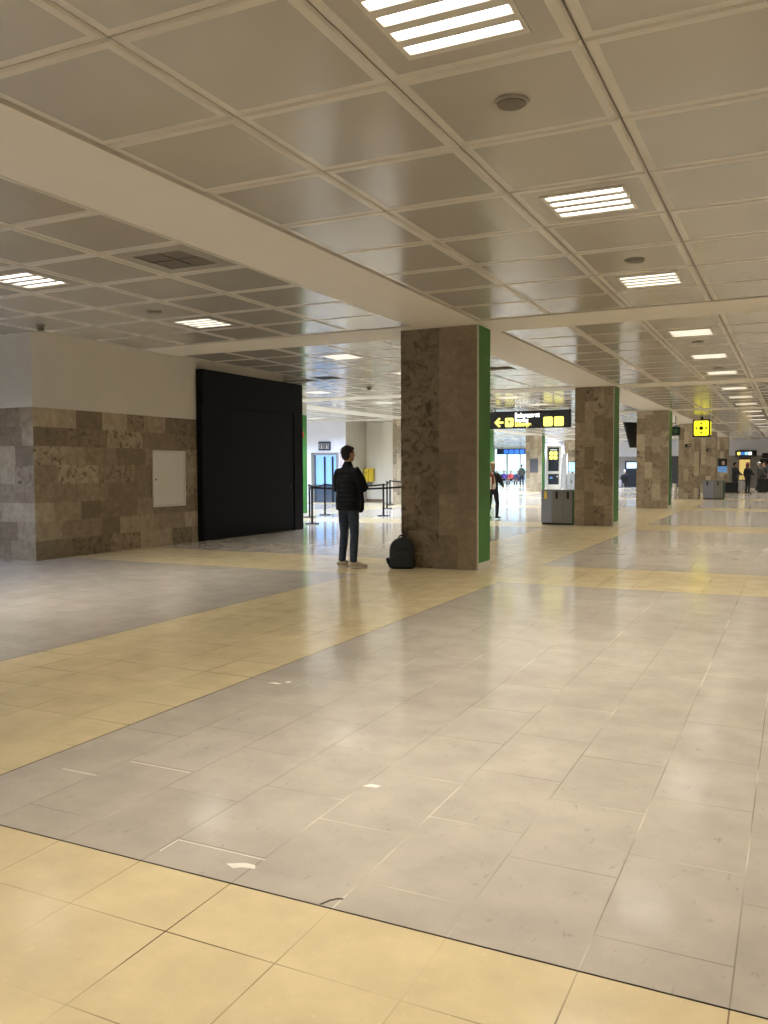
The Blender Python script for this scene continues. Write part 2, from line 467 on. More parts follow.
# ------------------------------------------------------------------ walls
rng = random.Random(3)
WX, WY, HS = -10.88, 9.77, 2.45
w = MB()
w.face([(WX, WY, HS), (WX, WY, zt), (WX, 20.6, zt), (WX, 20.6, HS)][::-1], M['wallpaint'])
w.face([(-20, WY, HS), (WX, WY, HS), (WX, WY, zt), (-20, WY, zt)], M['wallpaint'])
stone_face(w, (WX, WY, 0), (0, 1, 0), 4.4, 0, HS, True, rng, base=(.3, .78), pitp=.4)
rng2 = random.Random(12)
stone_face(w, (-20, WY, 0), (1, 0, 0), 20 + WX, 0, HS, True, rng2, base=(.35, .8), pitp=.5)
w.face([(-20, 17.75, 0), (-20, 17.75, zt), (WX, 17.75, zt), (WX, 17.75, 0)], M['wallpaint'])
w.face([(-20, WY, 0), (-20, WY, zt), (-20, 17.75, zt), (-20, 17.75, 0)], M['wallpaint'])
w.face([(-20, WY, zt), (WX, WY, zt), (WX, 17.75, zt), (-20, 17.75, zt)], M['wallpaint'])
# remove the sheet beyond the return wall
w.v = [(x, min(y, 17.75), z) for x, y, z in w.v]
struct(w.build('wall_left'), 'travertine-clad wall with cream paint above beside the black hoarding', 'wall')

def sheet(name, pts, mat, label=None):
    return struct(MB().face(pts, mat).build(name), label, 'wall')
ZL = CZ + .3
sheet('wall_right', [(XB, YA, 0), (XB, YB, 0), (XB, YB, ZL), (XB, YA, ZL)], M['wallpaint'], 'cream side wall at the right of the hall')
sheet('wall_back', [(XA, YA, 0), (XA, YA, ZL), (XB, YA, ZL), (XB, YA, 0)], M['wallpaint'], 'cream wall behind the viewpoint')
sheet('wall_outer', [(XA, YA, 0), (XA, YB, 0), (XA, YB, ZL), (XA, YA, ZL)], M['wallpaint'], 'pale outer wall at the far left of the hall')
# far wall: grey stone below, pale paint above
FY = 67.
w = MB()
w.face([(-19.5, FY, 2.3), (XB, FY, 2.3), (XB, FY, ZL), (-19.5, FY, ZL)], M['lilac'])
w.face([(-19.5, FY, 0), (XB, FY, 0), (XB, FY, 2.3), (-19.5, FY, 2.3)], M['greywall'])
w.face([(-19.5, FY, 0), (-19.5, FY, ZL), (-19.5, YB, ZL), (-19.5, YB, 0)], M['lilac'])
struct(w.build('wall_front'), 'far end wall, grey stone below and pale paint above', 'wall')
# lift wall and cream return behind the queue barriers
w = MB()
LX0, LX1 = -18.89, -17.56
w.face([(XA, 31.95, 0), (LX0, 31.95, 0), (LX0, 31.95, ZL), (XA, 31.95, ZL)], M['lilac'])
w.face([(LX1, 31.95, 0), (-17.22, 31.95, 0), (-17.22, 31.95, ZL), (LX1, 31.95, ZL)], M['lilac'])
w.face([(LX0, 31.95, 2.14), (LX1, 31.95, 2.14), (LX1, 31.95, ZL), (LX0, 31.95, ZL)], M['lilac'])
w.face([(-17.22, 31.95, 0), (-17.22, 33.9, 0), (-17.22, 33.9, ZL), (-17.22, 31.95, ZL)], M['wallpaint'])
struct(w.build('wall_lift'), 'pale blue-lit wall around the lift doors', 'wall')
w = MB()
w.face([(-17.22, 33.9, .1), (-14.8, 33.9, .1), (-14.8, 33.9, ZL), (-17.22, 33.9, ZL)], M['cream'])
w.box(-16.15, -15.2, 33.45, 33.9, 0, CZ, M['cream'])
struct(w.build('wall_cream'), 'cream wall with yellow box behind the queue barriers', 'wall')
struct(MB().box(-17.22, -16.15, 33.87, 33.9, 0, .1, plain('brown_skirting', (.22, .15, .09), .5)).build('baseboard_cream'), 'brown skirting along the cream wall', 'baseboard')

# far window wall
wm = MB()
WXA, WXB = XA, -19.5
nx = 8; step = (WXB - WXA) / nx
for i in range(nx + 1):
    x = WXA + i * step
    wm.box(x - .09, x + .09, YB - .12, YB, 0, 3.3, M['white'])
wm.box(WXA, WXB, YB - .12, YB, 3.24, ZL, M['white']); wm.box(WXA, WXB, YB - .12, YB, 0, .12, M['white'])
win = struct(wm.build('window_1'), 'tall bright window wall at the far end of the departure hall', 'window')
pm = MB()
for i in range(nx): pm.face([(WXA + i * step + .09, YB - .05, .12), (WXA + (i + 1) * step - .09, YB - .05, .12), (WXA + (i + 1) * step - .09, YB - .05, 3.24), (WXA + i * step + .09, YB - .05, 3.24)], M['glass'])
pm.build('pane', win)
struct(MB().face([(-200, YB, -.05), (150, YB, -.05), (150, 500, -.05), (-200, 500, -.05)], M['ground']).build('ground'), 'pale apron outside the far windows', 'ground')

# ------------------------------------------------------------------ pillars
def pillar(x0, x1, y0, y1, label, seed, big=False, green=True):
    r = random.Random(seed)
    t = thing('pillar', label, 'pillar', ((x0 + x1) / 2, (y0 + y1) / 2, 0), 0, 'stone-clad pillars of the hall'); t['kind'] = 'thing'
    W = x1 - x0; D = y1 - y0; hx, hy = W / 2, D / 2; top = CZ - .014
    m = MB()
    if big:
        lay = [(0, W * .26, dict(t=(.28, .52), p=(.7, 1))), (W * .26, W * .51, dict(t=(.22, .44), p=(.8, 1))),
               (W * .51, W * .75, dict(t=(.3, .5), h=.6)), (W * .75, W, dict(t=(.34, .5), h=.6))]
    else:
        lay = [(0, W * .26, {}), (W * .26, W * .5, {}), (W * .5, W * .76, {}), (W * .76, W, {})]
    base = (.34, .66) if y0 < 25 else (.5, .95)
    stone_face(m, (-hx, -hy, 0), (1, 0, 0), W, 0, top, False, r, lay, base, .18)
    stone_face(m, (-hx, hy, 0), (0, -1, 0), D, 0, top, False, r, [(0, D / 2, {}), (D / 2, D, {})], base, .2)
    stone_face(m, (hx, hy, 0), (-1, 0, 0), W, 0, top, False, r, lay, base, .2)
    if not green: stone_face(m, (hx, -hy, 0), (0, 1, 0), D, 0, top, False, r, [(0, D / 2, {}), (D / 2, D, {})], base, .2)
    m.build('stone_cladding', t)
    if green:
        g = MB(); g.box(hx - .02, hx + .012, -hy + .02, hy - .004, .1, top, M['green'])
        g.build('green_panel', t, label='green side panel')
        MB().box(hx - .02, hx + .014, -hy + .02, hy - .004, 0, .1, M['white']).build('plinth', t, label='white plinth')
        MB().box(hx - .006, hx + .014, -hy - .003, -hy + .022, 0, top, M['rim']).build('corner_strip', t)
    return t
pillar(-5.22, -4.04, 11.4, 11.93, 'nearest stone pillar with a green side, backpack at its foot', 2, True)
pillar(-5.0, -4.05, 21.4, 22.1, 'second stone pillar with a green side, recycling station beside it', 5)
pillar(-5.12, -4.03, 31.4, 32.2, 'third stone pillar, black screen hanging behind its left edge', 9)
pillar(-4.87, -3.97, 41.4, 42.15, 'fourth stone pillar, left of the yellow meeting point sign', 13, green=False)
pillar(-5.1, -4.05, 51.4, 52.15, 'fifth stone pillar, behind the far grey bin', 14, green=False)
pillar(-5.1, -4.05, 61.4, 62.15, 'farthest stone pillar with a blue and black poster', 15, green=False)
pillar(-14.75, -14.05, 31.4, 32.15, 'mauve stone pillar right of the cream wall', 21)
pillar(-15.1, -14.05, 41.4, 42.15, 'pillar with a green side right behind the woman with the pack', 22)
pillar(-15.05, -14.05, 51.4, 52.15, 'pale distant pillar with a dark poster, right of the bright windows', 23)
pillar(-15.1, -14.05, 61.4, 62.15, 'pale pillar behind the white check partition', 24)
# green clad wall end at the edge of the hoarding
gw = thing('green_wall_end', 'green wall end beside the black hoarding with red fire equipment', 'wall panel', (-13.42, 22.3, 0))
MB().box(-.75, -.11, 0, .3, .09, CZ - .38, M['green']).build('green_panel', gw)
MB().box(-.75, -.105, -.005, .305, 0, .09, M['white']).build('plinth', gw)
MB().box(-.75, -.11, 0, .3, CZ - .38, CZ - .014, M['wallpaint']).build('header', gw)

# ------------------------------------------------------------------ black hoarding
hb = thing('hoarding', 'tall black hoarding panel with a flush door against the stone wall', 'hoarding', (-10.75, 13.86, 0))
m = MB()
m.box(-.125, 0, 0, 3.86, 0, 3.455, M['black'])
m.build('panel', hb)
# door leaf slightly recessed shadow line: raised frame to the right and above
MB().box(0, .025, 3.48, 3.86, 0, 3.46, M['black']).build('jamb', hb)
MB().box(0, .025, .02, 3.48, 2.74, 3.46, M['black']).build('header', hb)
dl = MB().box(0, .012, .02, 3.43, .012, 2.72, M['black']).build('door', hb)
MB().cyl((.03, 3.3, 1.02), .012, .12, M['blackm'], 10, 'z').build('handle', dl)

# white access hatch in the stone wall
ah = thing('access_hatch', 'white metal access hatch with small lock in the stone wall', 'hatch', (WX + .012, 12.52, .74))
m = MB()
for a in ((0, .03, 0, 1.07), (.91, .94, 0, 1.07), (.03, .91, 0, .03), (.03, .91, 1.04, 1.07)):
    m.box(-.008, .022, a[0], a[1], a[2], a[3], M['white'])
m.build('frame', ah)
d = MB().bevelbox(-.008, .014, .034, .906, .034, 1.036, M['white'], .005).build('door', ah)
MB().cyl((.018, .075, .52), .016, .012, M['blackm'], 14, 'x').build('lock', d)

# ------------------------------------------------------------------ ceiling lights
ORD = ['first', 'second', 'third', 'fourth', 'fifth', 'sixth', 'seventh', 'eighth', 'ninth', 'tenth', 'eleventh', 'twelfth', 'thirteenth',
       'fourteenth', 'fifteenth', 'sixteenth', 'seventeenth', 'eighteenth', 'nineteenth', 'twentieth', 'twenty-first', 'twenty-second', 'twenty-third', 'twenty-fourth', 'twenty-fifth', 'twenty-sixth']
def make_light(name, tubemat, col, power, spread):
    t = thing(name, '', 'ceiling light', (0, 0, CZ))
    h = .31
    m = MB(); m.box(-h, h, -h, h, 0, .09, M['rim'], skip='b')
    m.build('housing', t)
    # face plate with four slots; the tubes lie recessed behind it
    fp = MB(); ys = [-.222 + i * .148 for i in range(4)]; ed = [-h] + [v for y in ys for v in (y - .042, y + .042)] + [h]
    for i in range(0, len(ed), 2): fp.box(-h, h, ed[i], ed[i + 1], -.004, .03, M['rim'])
    for sx in (-1, 1): fp.box(min(sx * h, sx * .285), max(sx * h, sx * .285), -h, h, -.003, .028, M['rim'])
    fp.build('louvre_plate', t)
    for y in ys:
        MB().bevelbox(-.28, .28, y - .040, y + .040, .012, .05, tubemat, .008).build('tube', t)
    L = bpy.data.lights.new('louvred_lamp', 'AREA'); L.shape = 'SQUARE'; L.size = .56; L.energy = power; L.color = col
    L.spread = math.radians(spread)
    lo = bpy.data.objects.new('lamp', L); C.objects.link(lo); lo.parent = t; lo.location = (0, 0, -.006)
    return t
SPREAD = 112; PW = 46
protos = {}
rows = {0: ('right-hand row over the grey aisle', [n for (k, n) in lights if k == 0 and n >= 3]),
        -5: ('row beyond the right edge of view', [n for (k, n) in lights if k == -5]),
        6: ('row left of the long beam', [n for (k, n) in lights if k == 6 and n >= 6]),
        10: ('row over the queue barriers', [n for (k, n) in lights if k == 10 and n >= 19]), 
        16: ('row near the lift', [n for (k, n) in lights if k == 16 and n >= 19]),
        20: ('row left of the lift', [n for (k, n) in lights if k == 20])}
for (k, n) in sorted(lights):
    kind = (('tubec', (.68, .80, 1.0), 200, 150) if n >= 19 else ('tubec', (.60, .72, 1.0), 105, 150)) if k >= 10 else (('tubem', MID, PW, SPREAD) if n > 36 else ('tube', WARM, 37 if k == 6 else PW, SPREAD))  # left rows blued and strengthened in place of window light; unseen near ones added
    if kind not in protos:
        o = protos[kind] = make_light('ceiling_light', M[kind[0]], *kind[1:])
    else:
        o = copy_tree(protos[kind])
    x, y = cellc(k, n); o.location = (x, y, CZ)
    nm, ns = rows[k]
    if n in ns:
        o['label'] = 'lit recessed ceiling light, %s away in the %s' % (ORD[sorted(ns).index(n)], nm)
    else:
        o['label'] = 'unseen recessed ceiling light added outside the left edge of view, %s along the wall' % ORD[(n + 8) // 3] if k == 10 else 'recessed ceiling light behind the viewpoint, %s of the %s' % (ORD[(n + 8) // 3], nm)
    o['group'] = 'recessed ceiling lights'

# round speakers, smoke detectors, vents
def make_disc():
    t = thing('ceiling_speaker', '', 'speaker', (0, 0, CZ))
    MB().cyl((0, 0, -.006), .098, .012, M['discm'], 32, bv=.004).build('rim', t)
    MB().cyl((0, 0, -.014), .082, .008, M['vent'], 32, bv=.003).build('grille', t)
    return t
dp = None
for k, n, l in ((0, 4, 'round speaker in the ceiling panel behind the nearest light'), (0, 8, 'second round ceiling speaker, just before the third light'),
                (0, 14, 'third round ceiling speaker, just past the cross beam'), (0, 18, 'fourth round ceiling speaker along the right-hand lights'),
                (6, 8, 'round ceiling speaker left of the long beam')):
    o = dp if dp is None else copy_tree(dp)
    if dp is None: o = dp = make_disc()
    x, y = cellc(k, n); o.location = (x, y, CZ); o['label'] = l; o['group'] = 'round ceiling speakers'
def detector(x, y, label):
    t = thing('smoke_detector', label, 'smoke detector', (x, y, CZ))
    MB().cyl((0, 0, -.02), .06, .04, M['discm'], 18, bv=.008).build('base', t)
    MB().cyl((0, 0, -.06), .045, .045, M['vent'], 18, bv=.01).build('sensor_head', t)
detector(-9.5, 8.71, 'small smoke detector on the ceiling above the wall corner')
detector(-9.52, 18.9, 'small dark smoke detector on the ceiling beyond the hoarding')
detector(-2.96, 36.0, 'tiny dark dome on the ceiling right of the yellow sign')
def make_vent():
    t = thing('ceiling_vent', '', 'vent', (0, 0, CZ)); h = .28
    m = MB(); m.box(-h, h, -h, h, .0, .07, M['vent'], skip='b')
    m.build('duct', t)
    m = MB()
    for i in range(14):
        y = -h + .02 + i * (2 * h - .04) / 13
        m.face([(-h, y - .018, .024), (h, y - .018, .024), (h, y + .016, .004), (-h, y + .016, .004)], M['vent'])
    m.box(-h, h, -.008, .008, -.004, .03, M['vent']); m.box(-.008, .008, -h, h, 0, .03, M['vent'])
    m.build('louvre', t)
    return t
vp = None
for (k, n), l in zip(vents, ('square brown air vent in the ceiling left of the long beam', 'dark air vent seen right of the nearest pillar top',
                             'dark air vent in the ceiling above the hoarding end', 'distant air vent in the ceiling beyond the second pillar')):
    if vp is None: o = vp = make_vent()
    else: o = copy_tree(vp)
    x, y = cellc(k, n); o.location = (x, y, CZ); o['label'] = l; o['group'] = 'ceiling air vents'

# ------------------------------------------------------------------ people
def person(label, loc, yaw, height=1.72, top=None, legs=None, hair=None, shoe=None, skin=None, pose='stand', arms='down',
           hairstyle='short', coat=.80, vox=.014, detail=False, feet=(0, 0), turn=0, group=None):
    t = thing('person', label, 'person', loc, yaw, group)
    s = height / 1.76; V = lambda x, y, z: Vector((x * s, y * s, z * s))
    sit = pose == 'sit'; dz = -.44 if sit else 0
    seg = 14 if detail else 9
    side = {}
    for sx in (-1, 1):
        hip = V(.09 * sx, 0, .92 + dz)
        if sit: knee, ank = V(.12 * sx, .42, .50), V(.12 * sx, .38, .09)
        elif pose == 'step':
            knee, ank = V(.10 * sx, .05 + .06 * sx, .49), V(.10 * sx, .10 * sx - .02, .09)
        else: knee, ank = V(.105 * sx, .02, .49), V(.115 * sx, -.02, .085)
        sh = V(.185 * sx, -.01, 1.41 + dz)
        if arms == 'hold': el, wr = V(.27 * sx, .04, 1.15 + dz), V(.09 * sx, .26, 1.19 + dz)
        elif arms == 'reach': el, wr = V(.24 * sx, .12, 1.16 + dz), V(.17 * sx, .36, 1.05 + dz)
        elif arms == 'right_fwd' and sx == 1: el, wr = V(.25, .08, 1.14 + dz), V(.18, .31, 1.02 + dz)
        elif arms == 'lap': el, wr = V(.25 * sx, .04, 1.12 + dz), V(.10 * sx, .28, 1.02 + dz)
        else: el, wr = V(.245 * sx, -.03, 1.12 + dz), V(.25 * sx, .05, .86 + dz)
        side[sx] = (hip, knee, ank, sh, el, wr)
    skinm = skin or M['skin']; topm = top or M['quilt']; legm = legs or M['denim']; hm = hair or M['hair']; shm = shoe or M['blackp']
    # ---- body: one continuous surface
    b = MB()
    tor = [V(0, 0, .90 + dz), V(0, .01, 1.06 + dz), V(0, 0, 1.27 + dz), V(0, -.01, 1.42 + dz), V(0, -.015, 1.48 + dz)]
    b.tube(tor, [(.145 * s, .09 * s), (.12 * s, .08 * s), (.15 * s, .095 * s), (.14 * s, .07 * s), (.06 * s, .055 * s)], skinm, seg)
    b.tube([V(0, -.015, 1.44 + dz), V(0, .0, 1.56 + dz), V(0, .005, 1.60 + dz)], [.056 * s, .05 * s, .05 * s], skinm, seg)
    hd = Matrix.Translation(V(0, .012, 1.645 + dz)) @ Matrix.Rotation(turn, 4, 'Z')
    H = lambda x, y, z: hd @ (Vector((x, y, z)) * s)
    def hball(c, r, sc):
        bm = bmesh.new(); bmesh.ops.create_uvsphere(bm, u_segments=16, v_segments=10, radius=r * s)
        b.add(bm, skinm, hd @ Matrix.Translation(Vector(c) * s) @ Matrix.Diagonal((*sc, 1)))
    hball((0, -.005, .02), .1, (.76, .93, .98))           # skull
    hball((0, .030, -.045), .07, (.80, .80, 1.0))         # jaw
    hball((0, .094, -.012), .016, (.8, 1.1, 1.5))         # nose
    hball((0, .080, -.060), .02, (1.3, .6, .5))           # lips
    for sx in (-1, 1):
        hball((.077 * sx, -.005, -.005), .03, (.35, .7, 1.1))
        hip, knee, ank, sh, el, wr = side[sx]
        b.tube([hip, knee.lerp(hip, .5), knee, knee.lerp(ank, .35), ank], [.075 * s, .068 * s, .048 * s, .05 * s, .034 * s], skinm, seg)
        fd = Vector((math.sin(feet[0 if sx < 0 else 1]), math.cos(feet[0 if sx < 0 else 1]), 0))
        b.tube([ank - Vector((0, 0, .03 * s)) - fd * .03 * s, ank + fd * .13 * s - Vector((0, 0, .045 * s))], [.034 * s, .026 * s], skinm, seg)
        b.tube([tor[3] + Vector((.06 * sx * s, 0, -.02)), sh + V(-.02 * sx, 0, -.04), el, el.lerp(wr, .5), wr], [.05 * s, .05 * s, .038 * s, .036 * s, .027 * s], skinm, seg)
        # hand: palm, four unequal fingers and a thumb, curled
        d = (wr - el).normalized()
        inn = Vector((-sx, 0, 0)); inn = (inn - d * inn.dot(d)).normalized()
        nrm = d.cross(inn).normalized()
        if arms in ('hold',): curl = -inn
        pc = wr + d * .05 * s
        across = nrm; palm_in = inn
        b.tube([wr, wr + d * .045 * s, wr + d * .085 * s], [(.022 * s, .024 * s), (.038 * s, .018 * s), (.036 * s, .014 * s)], skinm, seg, up=inn)
        for i, (off, ln) in enumerate(((.028, .072), (.0095, .08), (-.0095, .074), (-.028, .058))):
            p0 = wr + d * .08 * s + across * off * s
            p1 = p0 + (d * .8 + palm_in * .35) * ln * .5 * s
            p2 = p1 + (d * .35 + palm_in * .8) * ln * .35 * s
            p3 = p2 + (d * -.2 + palm_in * .8) * ln * .25 * s
            b.tube([p0 - d * .02 * s, p1, p2, p3], [.0095 * s, .0088 * s, .008 * s, .007 * s], skinm, 8)
        q0 = wr + d * .02 * s + across * .026 * s
        b.tube([q0, q0 + (d * .5 + across * .7 + palm_in * .3) * .035 * s, q0 + (d * .85 + across * .55 + palm_in * .6) * .062 * s], [.013 * s, .0105 * s, .008 * s], skinm, 8)
    remesh(b.build('body', t), .0055 if detail else min(vox, .012), 3)
    # eyes
    if detail:
        for sx in (-1, 1):
            e = MB().ball((0, 0, 0), .0125 * s, M['white'], seg=12)
            e.ball((0, .006 * s, 0), .0075 * s, M['blackp'], seg=10)
            eo = e.build('eye', t, True); eo.location = H(.031 * sx, .078, .008); eo.rotation_euler = (0, 0, turn)
    # ---- hair
    h = MB()
    def hb2(c, r, sc):
        bm = bmesh.new(); bmesh.ops.create_uvsphere(bm, u_segments=18, v_segments=12, radius=r * s)
        h.add(bm, hm, hd @ Matrix.Translation(Vector(c) * s) @ Matrix.Diagonal((*sc, 1)))
    hb2((0, -.022, .040), .1, (.83, .93, .93)); hb2((0, -.048, -.005), .082, (.9, .78, 1.05))
    hb2((0, .02, .085), .06, (1.15, 1.1, .6))
    if detail:
        for i in range(60):
            a = random.uniform(0, 2 * PI); e = random.uniform(-.2, 1.4)
            if math.sin(a) > .4 and e < .75: continue
            hb2((math.cos(a) * math.cos(e) * .080, -.024 + math.sin(a) * math.cos(e) * .088, .035 + math.sin(e) * .088), .016, (1, 1, 1))
    if hairstyle == 'long':
        h.tube([H(0, -.07, .03), H(0, -.095, -.09), H(0, -.105, -.26)], [(.085 * s, .05 * s), (.09 * s, .045 * s), (.06 * s, .025 * s)], hm, 12)
        for sx in (-1, 1): h.tube([H(.072 * sx, -.02, .02), H(.085 * sx, -.02, -.10), H(.08 * sx, -.01, -.22)], [.03 * s, .032 * s, .018 * s], hm, 8)
    remesh(h.build('hair', t), .008 if detail else vox, 2)
    # ---- jacket
    jk = MB()
    hem = coat + dz
    if sit: hem = .86 + dz
    JW = [(.205, .145), (.21, .155), (.20, .15), (.20, .14), (.165, .10), (.075, .07)] if detail else [(.182, .125), (.185, .135), (.178, .13), (.185, .125), (.155, .095), (.075, .07)]
    T = [V(0, -.005, hem), V(0, 0, max(hem + .05, .95 + dz)), V(0, .005, 1.10 + dz), V(0, 0, 1.28 + dz), V(0, -.01, 1.41 + dz), V(0, -.015, 1.475 + dz)]
    jk.tube(T, [(w_ * s, d_ * s) for w_, d_ in JW], topm, 20 if detail else 12, cap=.12)
    if detail:                                                     # stand-up collar and the open front edge
        jk.tube([V(0, -.012, 1.43), V(0, -.006, 1.488)], [(.092 * s, .085 * s), (.078 * s, .075 * s)], topm, 18)
        jk.tube([V(.07, .12, 1.44), V(.085, .155, 1.2), V(.10, .16, .95), V(.10, .15, hem + .01)], [.03 * s, .04 * s, .055 * s, .055 * s], topm, 10)
        jk.tube([V(-.05, .12, 1.44), V(-.065, .155, 1.2), V(-.08, .16, .95), V(-.08, .15, hem + .01)], [.03 * s, .04 * s, .055 * s, .055 * s], topm, 10)
        for sx in (-1, 1):
            for zz in [hem + .06 + .075 * i for i in range(9)]:
                pass
    for sx in (-1, 1):
        hip, knee, ank, sh, el, wr = side[sx]
        mid = sh.lerp(el, .5)
        jk.tube([V(.07 * sx, -.01, 1.405 + dz), sh + V(-.02 * sx, 0, -.035), mid, el, el.lerp(wr, .5), el.lerp(wr, .9)], [.06 * s, .082 * s, .076 * s, .070 * s, .060 * s, .046 * s], topm, 16 if detail else 10)
    remesh(jk.build('jacket', t), .008 if detail else vox, 4 if detail else 2)
    # ---- trousers
    tr = MB()
    tr.tube([V(0, 0, .88 + dz), V(0, 0, 1.0 + dz)], [(.165 * s, .115 * s), (.15 * s, .105 * s)], legm, seg)
    for sx in (-1, 1):
        hip, knee, ank, *_ = side[sx]
        up = (0, 0, 1) if sit else (0, 1, 0)
        tr.tube([hip + V(0, 0, .03), hip.lerp(knee, .45), knee, knee.lerp(ank, .4), ank + V(0, 0, .02)], [.093 * s, .083 * s, .064 * s, .062 * s, .052 * s], legm, seg, up=up)
        if detail:
            for zf in (.93, .86, .1):
                p = knee.lerp(ank, zf); tr.ball(p, .056 * s, legm, (1, 1, .35))
    remesh(tr.build('trousers', t), .008 if detail else vox, 2)
    # ---- shoes
    for q, sx in enumerate((-1, 1)):
        ank = side[sx][2]; fo = MB(); a = feet[q]
        fd = Vector((math.sin(a), math.cos(a), 0)); g0 = Vector((ank.x, ank.y, 0))
        fo.tube([g0 - fd * .045 * s + Vector((0, 0, .062 * s)), g0 + fd * .03 * s + Vector((0, 0, .066 * s)), g0 + fd * .12 * s + Vector((0, 0, .045 * s)), g0 + fd * .185 * s + Vector((0, 0, .034 * s))],
                [(.042 * s, .040 * s), (.044 * s, .044 * s), (.047 * s, .032 * s), (.034 * s, .022 * s)], shm, 12, up=(0, 0, 1))
        fo.tube([g0 + Vector((0, 0, .07 * s)), g0 + Vector((0, 0, .105 * s))], [.047 * s, .043 * s], shm, 10)
        so = fo.build('shoe', t); remesh(so, .006 if detail else vox * .8, 2)
        if detail:
            sl = MB()
            sl.tube([g0 - fd * .045 * s + Vector((0, 0, .016 * s)), g0 + fd * .11 * s + Vector((0, 0, .016 * s)), g0 + fd * .19 * s + Vector((0, 0, .016 * s))],
                    [(.043 * s, .014 * s), (.05 * s, .014 * s), (.036 * s, .014 * s)], M['sole'], 12, up=(0, 0, 1))
            sl.build('sole', so, True, 'white rubber sole')
    return t
YAW = 0.4497
def face_dir(deg_right_of_forward):      # camera-forward heading is +YAW (left of +Y)
    return YAW - math.radians(deg_right_of_forward)
man = person('man in a black quilted jacket and jeans standing beside the pillar', (-5.885, 10.99, 0), face_dir(42), 1.775, M['quilt'], M['denim'], M['hair'], M['shoe'],
             None, 'stand', 'hold', 'short', .84, .014, True, feet=(.50, .72), turn=-.25)

# woman with pack near the second gate
olive = plain('dark_top', (.02, .022, .028), .8); blk = plain('black_cloth', (.012, .012, .014), .85)
blond = plain('fair_hair', (.34, .26, .17), .7); wht = plain('white_cloth', (.75, .73, .72), .8)
lady = person('fair-haired woman in black carrying a red-brown pack, seen past the pillar', (-7.77, 23.25, 0), face_dir(40), 1.62, olive, blk, blond, blk,
              None, 'step', 'right_fwd', 'short', .9, .012, False)
def backpack(label, loc, yaw, w, h, dpt, mat, wm, name='backpack', scale=1, cat='backpack', lean=0):
    t = thing(name, label, cat, loc, yaw); t.rotation_euler = (lean, 0, yaw)
    def shell(w, h, d, y0, mat, n=14, seg=28, e=2.6, z0=0, dome=.55):
        m = MB(); bm = bmesh.new(); rings = []
        for i in range(n + 1):
            u = i / n; z = z0 + h * u
            if u < .12: k = .86 + .14 * math.sin(u / .12 * PI / 2)
            elif u > dome: k = math.sqrt(max(0, 1 - ((u - dome) / (1 - dome)) ** 2.2)) 
            else: k = 1
            k = max(k, .05); kd = (.35 + .65 * k) * (1 - .25 * u)
            rings.append([bm.verts.new((math.copysign(abs(math.cos(a)) ** (2 / e), math.cos(a)) * w / 2 * k,
                                        y0 + math.copysign(abs(math.sin(a)) ** (2 / e), math.sin(a)) * d / 2 * kd, z)) for a in [2 * PI * q / seg for q in range(seg)]])
        for a, b2 in zip(rings, rings[1:]):
            for q in range(seg): bm.faces.new((a[q], a[(q + 1) % seg], b2[(q + 1) % seg], b2[q]))
        bm.faces.new(rings[0][::-1]); bm.faces.new(rings[-1]); m.add(bm, mat); return m
    shell(w, h, dpt, 0, mat).build('main_compartment', t, True)
    shell(w * .78, h * .5, dpt * .45, -dpt * .42, mat, 12, 24, 3, h * .05, .6).build('front_pocket', t, True)
    MB().tube([(-.05, 0, h * .97), (-.035, 0, h * 1.045), (.035, 0, h * 1.045), (.05, 0, h * .97)], [.011] * 4, wm, 8).build('handle', t, True)
    for sx in (-1, 1):
        MB().tube([(sx * w * .22, dpt * .38, h * .9), (sx * w * .3, dpt * .62, h * .6), (sx * w * .42, dpt * .55, h * .2), (sx * w * .44, dpt * .3, h * .06)],
                  [(.03, .010)] * 4, wm, 8).build('strap', t, True)
        shell(w * .12, h * .3, dpt * .55, 0, wm, 8, 14, 2.5, h * .04, .7).build('side_pocket', t, True).location = (sx * w * .47, 0, 0)
    MB().tube([(-w * .28, -dpt * .5, h * .62), (0, -dpt * .53, h * .64), (w * .28, -dpt * .5, h * .62)], [.005] * 3, wm, 6).build('zip', t, True)
    return t
bk = backpack('dark grey backpack standing on the floor against the nearest pillar', (-5.125, 11.215, 0), YAW - .1, .37, .455, .21, M['pack'], M['packb'], lean=-.06)
MB().tube([(-.15, -.02, .04), (-.20, -.03, .075), (-.22, -.03, .14), (-.21, -.02, .15), (-.165, 0, .10)], [(.016, .006)] * 5, M['packb'], 8).build('loose_strap', bk, True)
rb = plain('red_brown_fabric', (.22, .065, .04), .8)
lp = backpack('red-brown pack with a white flap on the back of the fair-haired woman', (-7.86, 23.18, .86), face_dir(40), .40, .54, .2, rb, wht)
lp.location = (-7.77 + math.sin(face_dir(40)) * .25, 23.25 - math.cos(face_dir(40)) * .25, .84)
MB().bevelbox(.05, .19, -.16, -.085, .02, .36, wht, .03, 3).build('flap', lp, True, 'white flap')

